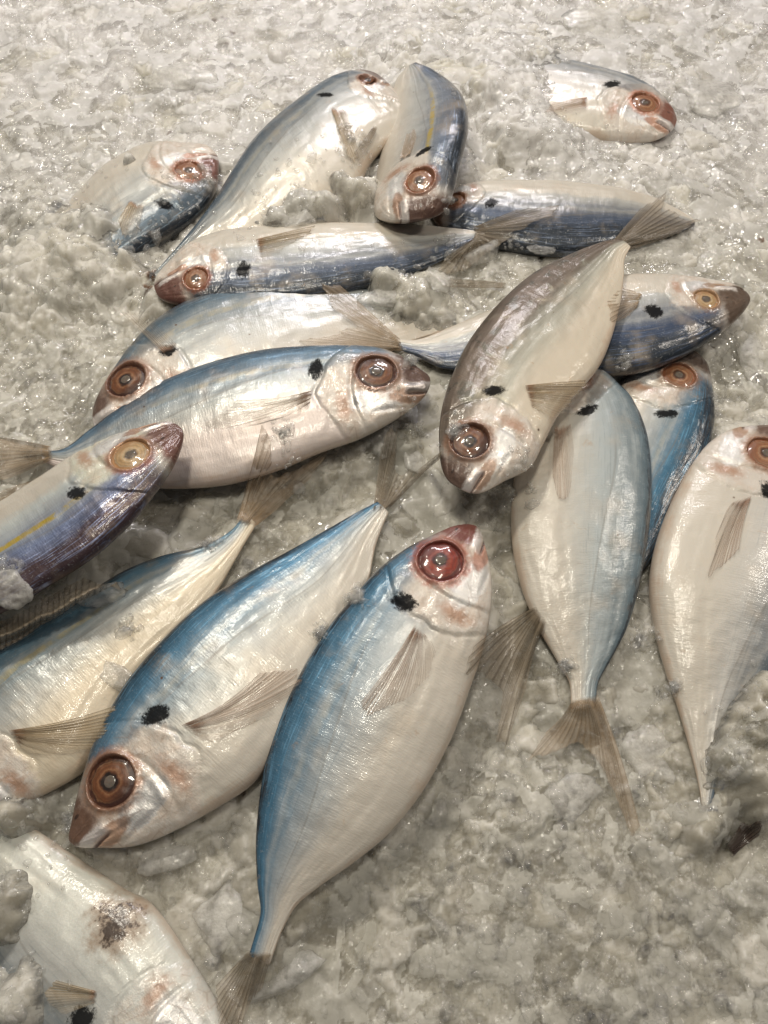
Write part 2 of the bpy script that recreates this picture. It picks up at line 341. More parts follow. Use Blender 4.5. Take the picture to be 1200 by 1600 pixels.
def ice_chunk_mat(name, milky=.5, col=(.74, .71, .67), refr=0.0):
    s = NT(name)
    obj = s.n('ShaderNodeNewGeometry').outputs['Position']
    n1 = s.noise(obj, 260, 4, .6); n2 = s.noise(obj, 900, 4, .6)
    nrm = s.bump(s.add(n1, s.mul(n2, .5)), .45, .0012)
    tp = s.n('ShaderNodeBsdfTransparent'); s.put(tp.inputs[0], (.97, .97, .965))
    base = tp.outputs[0]
    if refr > 0:
        g = s.n('ShaderNodeBsdfRefraction'); s.put(g.inputs['Color'], (.95, .95, .94)); g.inputs['IOR'].default_value = 1.12; g.inputs['Roughness'].default_value = .05; s.put(g.inputs['Normal'], nrm)
        mt = s.n('ShaderNodeMixShader'); mt.inputs[0].default_value = 1 - refr
        s.t.links.new(g.outputs[0], mt.inputs[1]); s.t.links.new(tp.outputs[0], mt.inputs[2]); base = mt.outputs[0]
    gl = s.n('ShaderNodeBsdfGlossy'); gl.inputs['Roughness'].default_value = .07; s.put(gl.inputs['Normal'], nrm)
    fr = s.n('ShaderNodeFresnel'); fr.inputs['IOR'].default_value = 1.36; s.put(fr.inputs['Normal'], nrm)
    front = s.sub(1.0, s.n('ShaderNodeNewGeometry').outputs['Backfacing'])
    m2 = s.n('ShaderNodeMixShader'); s.put(m2.inputs[0], s.mul(fr.outputs[0], front)); s.t.links.new(base, m2.inputs[1]); s.t.links.new(gl.outputs[0], m2.inputs[2])
    d = s.bsdf(Base_Color=col, Roughness=.25, Subsurface_Weight=.8, Subsurface_Scale=.004, Normal=nrm, Coat_Weight=.6, Coat_Roughness=.06, Coat_IOR=1.31)
    d.inputs['Subsurface Radius'].default_value = (1, 1, 1)
    mx = s.n('ShaderNodeMixShader'); s.put(mx.inputs[0], s.mul(s.math('MULTIPLY', s.step(n1, .3, .65, .55, 1.35), milky, clamp=True), front))
    s.t.links.new(m2.outputs[0], mx.inputs[1]); s.t.links.new(d.outputs[0], mx.inputs[2])
    return s.finish(mx.outputs[0])

# ------------------------------------------------------------------ mesh helpers
def mesh_obj(name, verts, faces, mat, parent=None, origin=(0, 0, 0), attrs=None, smooth=True):
    me = bpy.data.meshes.new(name)
    verts = np.asarray(verts, float) - np.asarray(origin)
    nv = len(verts); faces = np.asarray(faces, np.int32); k = faces.shape[1]
    me.vertices.add(nv); me.vertices.foreach_set('co', verts.ravel().astype(np.float32))
    me.loops.add(faces.size); me.loops.foreach_set('vertex_index', faces.ravel())
    me.polygons.add(len(faces)); me.polygons.foreach_set('loop_start', np.arange(0, faces.size, k, dtype=np.int32))
    me.update(calc_edges=True); me.validate(clean_customdata=False)
    if smooth: me.polygons.foreach_set('use_smooth', np.ones(len(me.polygons), bool))
    for an, av in (attrs or {}).items():
        a = me.attributes.new(an, 'FLOAT_VECTOR', 'POINT'); a.data.foreach_set('vector', np.asarray(av, np.float32).ravel())
    me.materials.append(mat)
    o = bpy.data.objects.new(name, me); COL.objects.link(o)
    if parent is not None: o.parent = parent
    return o
def grid_faces(n, m, wrap=False):
    i = np.arange(n - 1)[:, None]; j = np.arange(m if wrap else m - 1)[None, :]
    j2 = (j + 1) % m
    a = i * m + j; b = i * m + j2; c = (i + 1) * m + j2; d = (i + 1) * m + j
    return np.stack([a + 0 * b, b, c, d], -1).reshape(-1, 4)
def pchip(x, y, q):
    x = np.asarray(x, float); y = np.asarray(y, float); h = np.diff(x); d = np.diff(y) / h
    m = np.zeros_like(y); m[0] = d[0]; m[-1] = d[-1]
    for i in range(1, len(x) - 1):
        if d[i - 1] * d[i] > 0:
            w1 = 2 * h[i] + h[i - 1]; w2 = h[i] + 2 * h[i - 1]; m[i] = (w1 + w2) / (w1 / d[i - 1] + w2 / d[i])
    # soften: blend with the centred slope so outlines stay round
    for i in range(1, len(x) - 1):
        c = (y[i + 1] - y[i - 1]) / (x[i + 1] - x[i - 1]); m[i] = .35 * m[i] + .65 * c
    k = np.clip(np.searchsorted(x, q) - 1, 0, len(x) - 2); t = (q - x[k]) / h[k]
    h00 = 2 * t**3 - 3 * t**2 + 1; h10 = t**3 - 2 * t**2 + t; h01 = -2 * t**3 + 3 * t**2; h11 = t**3 - t**2
    return h00 * y[k] + h10 * h[k] * m[k] + h01 * y[k + 1] + h11 * h[k] * m[k + 1]

# height map of what lies on the ice (world x,y), used to drape fins and settle the ice
GX0, GX1, GY0, GY1, GC = -0.42, 0.42, -0.16, 0.74, 0.0015
GNX = int((GX1 - GX0) / GC) + 1; GNY = int((GY1 - GY0) / GC) + 1
TOP = np.full((GNX, GNY), -1.0); MID = np.full((GNX, GNY), 9.0); SOFT = np.zeros((GNX, GNY), bool)
def gidx(x, y):
    return (np.clip(((x - GX0) / GC).round().astype(int), 0, GNX - 1), np.clip(((y - GY0) / GC).round().astype(int), 0, GNY - 1))

XC = [0, .02, .06, .12, .2, .3, .4, .5, .6, .7, .8, .88, .94, 1]
HC = [0, .034, .066, .103, .14, .172, .183, .175, .152, .118, .075, .041, .025, .024]   # half depth
BC = [0, .020, .036, .052, .066, .075, .077, .072, .060, .045, .029, .017, .010, .008]  # half thickness
NS, NU, NL = 230, 72, 20          # stations, ring points on the upper and lower side

def build_body(F, root_name='fish'):
    sx, sy = F['snout']
    zs, zt = F['z']
    D = np.array(F['D'], float); V = np.array(F['V'], float)
    tailc = (D[-1] + V[-1]) / 2; ax = tailc - np.array([sx, sy]); Lp = np.hypot(*ax); ax /= Lp; nr = np.array([-ax[1], ax[0]])
    def curve(pts):
        rel = pts - np.array([sx, sy]); x = rel @ ax / Lp; y = rel @ nr / Lp
        x[-1] = 1.0
        xs = [0.0]; ys = [0.0]; k = 0
        for a, b in zip(x, y):
            k += 1; a = max(a, xs[-1] + .006); xs.append(a); ys.append(b)
        xs = np.array(xs); xs = xs / xs[-1]
        return np.sqrt(xs), np.array(ys)
    X = np.linspace(0.012, 1, NS) ** 2; X = .45 * X + .55 * np.linspace(0.0006, 1, NS); X[-1] = 1
    q = np.sqrt(X)
    dq, dy = curve(D); vq, vy = curve(V)
    dv = pchip(dq, dy, q); vv = pchip(vq, vy, q)
    z0 = zs + (zt - zs) * X
    def topx(yv):
        px = sx + (ax[0] * X + nr[0] * yv) * Lp; py = sy + (ax[1] * X + nr[1] * yv) * Lp
        return plane_pt(px, py, 0.0) * 0 + np.stack([plane_pt(px[i], py[i], z0[i]) for i in range(NS)])
    Dw = topx(dv); Vw = topx(vv)
    L = np.linalg.norm((Dw[-1] + Vw[-1]) / 2 - (Dw[0] + Vw[0]) / 2)
    Lr = max(L, F.get('len', 0.17))
    Wd = np.linalg.norm((Dw - Vw)[:, :2], axis=1)
    A = np.interp(X, XC, HC) * Lr; B = np.interp(X, XC, BC) * Lr * F.get('thick', 1.0) * .84
    k5 = np.ones(9) / 9
    A = np.convolve(np.pad(A, 4, 'edge'), k5, 'valid'); B = np.convolve(np.pad(B, 4, 'edge'), k5, 'valid')
    roll = R(F.get('roll', 0))
    # ring angle: 0 dorsal .. pi ventral on the side that faces up, then back underneath
    th = np.concatenate([np.linspace(0, math.pi, NU, endpoint=False), math.pi + np.linspace(0, math.pi, NL, endpoint=False)])
    shift = -roll                                             # keep the dense points facing up
    tt = th + shift * 1.0
    c, s_ = np.cos(tt), np.sin(tt)
    yc = np.sign(c) * np.abs(c) ** 0.92; zc = np.sign(s_) * np.abs(s_) ** .86
    Y = A[:, None] * yc; Z = B[:, None] * zc
    y2 = Y * math.cos(roll) - Z * math.sin(roll); z2 = Y * math.sin(roll) + Z * math.cos(roll)
    mx = y2.max(1, keepdims=True); mn = y2.min(1, keepdims=True); t = (y2 - mn) / (mx - mn + 1e-9)
    P = Vw[:, None, :] * (1 - t[..., None]) + Dw[:, None, :] * t[..., None]
    zsc = np.clip(Wd / (2 * A + 1e-9), .75, 1.1)[:, None] if roll < .3 else 1.0
    P[..., 2] += z2 * zsc
    v = (yc + 1) / 2 + 0 * Y; side = (np.sin(tt) > -.02).astype(float) + 0 * Y
    ringx = X[:, None] + 0 * Y
    # ---- eye place (from where the eye is seen)
    def nearest(pt, zguess=None):
        up = (th > .05) & (th < math.pi - .05)
        # compare by projected position
        rel = P - np.array([0, 0, CAMH]); zc_ = -(rel[..., 1] * ST * -1 + rel[..., 2] * CT)   # depth along view axis
        depth = rel[..., 1] * ST - rel[..., 2] * CT; vv_ = rel[..., 1] * CT + rel[..., 2] * ST
        pxx = 600 + FPX * rel[..., 0] / depth; pyy = 800 - FPX * vv_ / depth
        d = (pxx - pt[0]) ** 2 + (pyy - pt[1]) ** 2; d[:, ~up] = 1e9
        return np.unravel_index(np.argmin(d), d.shape), depth
    (ei, ej), depth = nearest(F['eye']); ec = P[ei, ej].copy(); er = F['er'] * depth[ei, ej] / FPX
    (mi, mj), _ = nearest(F['mark']); mc = P[mi, mj].copy()
    mid = (Dw + Vw) / 2
    # head frame: forwards along the body axis at the head, up towards the back
    i0 = int(.08 * NS); i1 = int(.45 * NS)
    fwd = mid[i0] - mid[i1]; fwd[2] = 0; fwd /= np.linalg.norm(fwd)
    upv = np.array([-fwd[1], fwd[0], 0]); upv *= np.sign(upv @ (Dw[i1] - Vw[i1]))
    rel = P - ec; eh = er * F.get('hk', 1.15)
    hx = rel @ fwd / eh; hy = rel @ upv / eh; hr = np.sqrt((rel ** 2).sum(-1)) / er
    relm = P - mc; rm = F.get('mr', (16, 11)); mpx = depth[mi, mj] / FPX
    # mark axes given in the picture: wide axis rm[0] along x, rm[1] along y, turned by rm[2]
    ang = R(rm[2]) if len(rm) > 2 else 0
    bx = (relm[..., 0] * math.cos(ang) + relm[..., 1] * math.sin(ang)) / (rm[0] * mpx)
    by = (-relm[..., 0] * math.sin(ang) + relm[..., 1] * math.cos(ang)) / (rm[1] * mpx * 1.1)
    # ---- relief on the visible side
    e = eh; up = np.clip(np.sin(tt), 0, 1) ** .5 + 0 * Y
    op = -3.25 + .20 * (hy + 1) ** 2 + (fbm(hy * .9 + F.get('seed', 0), hx * .3, 2, 3) - .5) * .7
    s = hx - op
    dz = np.zeros_like(hx)
    near = sstep(-9, -5, hx) * sstep(-6, -4.5, -np.abs(hy))
    dz += .055 * e * (sstep(-.10, .10, s) * (1 - .75 * sstep(.1, 1.6, s))) * near                 # gill cover lip
    dz -= .05 * e * np.exp(-((s + .12) / .10) ** 2) * near
    pre = hx + 1.55 - .12 * (hy + 1.2) ** 2
    dz -= .09 * e * np.exp(-(pre / .13) ** 2) * sstep(.2, -.5, hy)                                # preopercle groove
    dz += .06 * e * np.exp(-((pre - .3) / .25) ** 2) * sstep(.2, -.5, hy)
    mth = hy + 1.35 - .16 * (hx - 2.3)
    dz -= .26 * e * np.exp(-(mth / .09) ** 2) * sstep(1.2, 1.7, hx)
    dz -= .16 * e * sstep(-.1, -.5, mth) * sstep(-1.2, -.7, -np.abs(hx - 2.0) + .3) * sstep(1.0, 1.6, hx)                              # mouth cleft
    dz += .09 * e * np.exp(-((mth - .35) / .20) ** 2) * sstep(1.1, 1.6, hx) * sstep(3.9, 3.3, hx)
    dz -= .08 * e * np.exp(-((hy + 2.35 - .1 * hx) / .12) ** 2) * sstep(-1.2, .2, hx) * sstep(3.2, 2.2, hx)
    dz += .13 * e * np.exp(-((hr - 1.36) / .12) ** 2)                                            # orbit rim
    dz -= .42 * e * sstep(1.30, 1.05, hr)                                                         # socket
    nz = fbm(hx * .9 + F.get('seed', 0), hy * .9, 3, 11) - .5
    dz += .22 * e * nz * sstep(-3.4, -2.8, hx)
    arch = .60 + .10 * (1 - sstep(.30, .62, X)) - .08 * sstep(.55, .8, X)
    dz += .00022 * np.exp(-((v - arch[:, None]) / .010) ** 2) * sstep(.25, .32, ringx)
    dz += (fbm(ringx * 11 + F.get('seed', 0) * 3, v * 4, 3, 5) - .5) * .0011 * sstep(0, .1, ringx) * sstep(1.0, .8, ringx)
    dz += (fbm(ringx * 90, v * 12 + F.get('seed', 0), 2, 8) - .5) * .00018 * sstep(.1, .3, ringx) + (fbm(ringx * 9 + v * 7, v * 22 - ringx * 5 + F.get('seed', 0), 3, 18) - .5) * .0006
    P[..., 2] += dz * up * sstep(0.0, .03, ringx)
    # faces, with closed ends
    M = NU + NL
    f = grid_faces(NS, M, True)
    verts = P.reshape(-1, 3)
    cs = P[0].mean(0); ce = P[-1].mean(0)
    verts = np.vstack([verts, cs, ce]); n0 = NS * M
    j = np.arange(M); cap0 = np.stack([np.full(M, n0), (j + 1) % M, j, j], -1); cap1 = np.stack([np.full(M, n0 + 1), (NS - 1) * M + j, (NS - 1) * M + (j + 1) % M, (NS - 1) * M + (j + 1) % M], -1)
    orient = np.cross(mid[-1] - mid[0], Dw[NS // 2] - Vw[NS // 2])[2]
    tri = np.vstack([f[:, [0, 1, 2]], f[:, [0, 2, 3]], cap0[:, :3], cap1[:, :3]])
    if orient < 0: tri = tri[:, ::-1]
    # normals must point outwards: test one upper face
    k = (NS // 2) * M + NU // 2
    a, b, c_ = verts[tri[k]]; 
    if np.cross(b - a, c_ - a)[2] < 0: tri = tri[:, ::-1]
    def att(a, b, c): return np.vstack([np.stack([a, b, c], -1).reshape(-1, 3), [[0, .5, 0]], [[1, .5, 0]]])
    attrs = {'fish_uv': att(ringx, v, side), 'head_uv': att(hx, hy, hr), 'mark_uv': att(bx, by, 0 * bx)}
    attrs['head_uv'][-1] = (-30, 0, 30); attrs['mark_uv'][-2:] = (30, 30, 0); attrs['head_uv'][-2] = attrs['head_uv'][0]
    base = np.array([mid[NS // 2, 0], mid[NS // 2, 1], z0[NS // 2] - B.max()])
    root = bpy.data.objects.new('fish', None); COL.objects.link(root); root.location = base; root.empty_display_size = .01
    body = mesh_obj('body', verts, tri, F['mat'], root, base, attrs)
    # fill the height maps
    upm = np.zeros(M, bool); upm[:NU] = True
    Pt = P[:, upm]
    for off in ((0, 0), (.0007, .0007), (-.0007, -.0007), (.0007, -.0007), (-.0007, .0007)):
        gi, gj = gidx(Pt[..., 0] + off[0], Pt[..., 1] + off[1])
        np.maximum.at(TOP, (gi.ravel(), gj.ravel()), Pt[..., 2].ravel())
        if not F.get('sunk'):
            np.minimum.at(MID, (gi.ravel(), gj.ravel()), (z0[:, None] + 0 * Pt[..., 2]).ravel() - B[:, None].repeat(NU, 1).ravel() * 0.25)
    # eye
    i2, j2 = min(ei + 6, NS - 2), ej
    def at(i, j): return P[np.clip(i, 0, NS - 1), j % M]
    off_i = max(5, int(1.3 * er / (L / NS))); 
    # surface tilt from points just outside the socket
    ptsn = P[(hr > 1.45) & (hr < 1.9) & (side > .5)]
    if len(ptsn) > 12:
        cc = ptsn.mean(0); _, _, vt = np.linalg.svd(ptsn - cc); nrm = vt[2] * np.sign(vt[2][2]); zc0 = cc + 0
    else: nrm = np.array([0, 0, 1.]); cc = ec
    nrm = nrm + np.array([0, 0, .35]); nrm /= np.linalg.norm(nrm)
    h0 = max(ec[2] - .16 * er, cc[2] - .15 * er)
    xa = fwd - nrm * (fwd @ nrm); xa /= np.linalg.norm(xa); ya = np.cross(nrm, xa)
    nr_, na_ = 18, 44
    rr = np.linspace(0, 1.24, nr_); aa = np.linspace(0, 2 * math.pi, na_, endpoint=False)
    prof = .30 * np.sqrt(np.clip(1 - (rr / 1.32) ** 2, 0, 1)) - .12
    wob = (fbm(np.cos(aa)[None] * rr[:, None] * 2 + F['seed'], np.sin(aa)[None] * rr[:, None] * 2, 2, 77) - .5) * .10
    Ex = np.stack([rr[:, None] * np.cos(aa), rr[:, None] * np.sin(aa) * F.get('esq', 1.0), prof[:, None] + wob], -1)
    ev = Ex.reshape(-1, 3) * er
    O = np.array([ec[0], ec[1], h0])
    evw = O + ev[:, :1] * xa + ev[:, 1:2] * ya + ev[:, 2:] * nrm
    eo = mesh_obj('eye', evw, grid_faces(nr_, na_, True), F['eyemat'], root, base, {'eye_uv': Ex.reshape(-1, 3)})
    pr = np.linspace(0, .30, 8); pp = .165 + .045 * np.sqrt(np.clip(1 - (pr / .305) ** 2, 0, 1))
    Px = np.stack([pr[:, None] * np.cos(aa), pr[:, None] * np.sin(aa) * F.get('esq', 1.0), pp[:, None] + 0 * aa], -1).reshape(-1, 3) * er
    pw = O + Px[:, :1] * xa + Px[:, 1:2] * ya + Px[:, 2:] * nrm
    po = mesh_obj('pupil', pw, grid_faces(8, na_, True), PUPIL, eo, base)
    F['root'] = root; F['base'] = base; F['L'] = L
    return root

def drape(px, py, zg, lift):
    """lay points on whatever is highest below them"""
    z = np.full(px.shape, zg, float)
    for _ in range(4):
        w_ = plane_pt(px, py, z); gi, gj = gidx(w_[..., 0], w_[..., 1])
        zz = np.maximum(TOPS[gi, gj], ICEM[gi, gj]); zz = np.where(zz < -.5, zg, zz)
        z = .3 * z + .7 * zz
    for _ in range(10):
        zp = np.pad(z, 1, 'edge'); sm = (zp[:-2, 1:-1] + zp[2:, 1:-1] + zp[1:-1, :-2] + zp[1:-1, 2:] + z) / 5
        z = np.maximum(sm, z - .0006) if lift else sm
    return z
def resample(poly, n):
    p = np.array(poly, float); d = np.concatenate([[0], np.cumsum(np.hypot(*np.diff(p, axis=0).T))]); t = np.linspace(0, d[-1], n)
    return np.stack([np.interp(t, d, p[:, 0]), np.interp(t, d, p[:, 1])], -1)
def build_fin(name, F_root, base_o, mat, base, tip, rays=16, zg=.01, bow=0.0, ragged=3.0, free=False, lift=.0010, seed=0):
    na = rays * 4 + 1; nl = 22
    b = resample(base, na); t = resample(tip, na)
    if name == 'tail_fin' and F_root is not None:
        dm = t.mean(0) - b.mean(0); b = b - dm / np.hypot(*dm) * 13
    g = np.random.default_rng(seed + int(abs(tip[0][0])) )
    jag = np.repeat(g.normal(0, 1, rays + 1), 4)[:na] * ragged + g.normal(0, .6, na) * ragged * .25
    dirv = t - b; ln = np.hypot(*dirv.T)[:, None] + 1e-6
    t = t + dirv / ln * jag[:, None] 
    s = np.linspace(0, 1, nl)[:, None, None]
    perp = np.stack([-dirv[:, 1], dirv[:, 0]], -1) / ln
    P = b[None] * (1 - s) + t[None] * s + perp[None] * bow * np.sin(s * math.pi)
    if free: z = np.full(P.shape[:2], zg) if np.isscalar(zg) else zg[0] + (zg[1] - zg[0]) * (s[..., 0] + 0 * P[..., 0])
    else: z = drape(P[..., 0], P[..., 1], zg, True)
    ph = np.arange(na) / 4.0
    ridge = .00025 * np.cos(ph * 2 * math.pi)[None, :] 
    W = plane_pt(P[..., 0], P[..., 1], z); W[..., 2] += lift + ridge * 1.0 + .0006 * np.sin(ph * .9 + 2 * s[..., 0])
    thick = .00022
    top = W.reshape(-1, 3); bot = top - np.array([0, 0, thick])
    f = grid_faces(nl, na); n = len(top)
    f2 = f[:, ::-1] + n
    ed = np.concatenate([np.arange(na), np.arange(1, nl) * na + na - 1, (nl - 1) * na + np.arange(na - 2, -1, -1), np.arange(nl - 2, 0, -1) * na])
    e2 = np.roll(ed, -1); fs = np.stack([ed, ed + n, e2 + n, e2], -1)
    A = np.stack([ph[None, :] + 0 * s[..., 0] + .5, s[..., 0] + 0 * ph[None, :], (ph / rays)[None, :] + 0 * P[..., 0]], -1).reshape(-1, 3)
    return mesh_obj(name, np.vstack([top, bot]), np.vstack([f, f2, fs]), mat, F_root, base_o, {'fin_uv': np.vstack([A, A])})
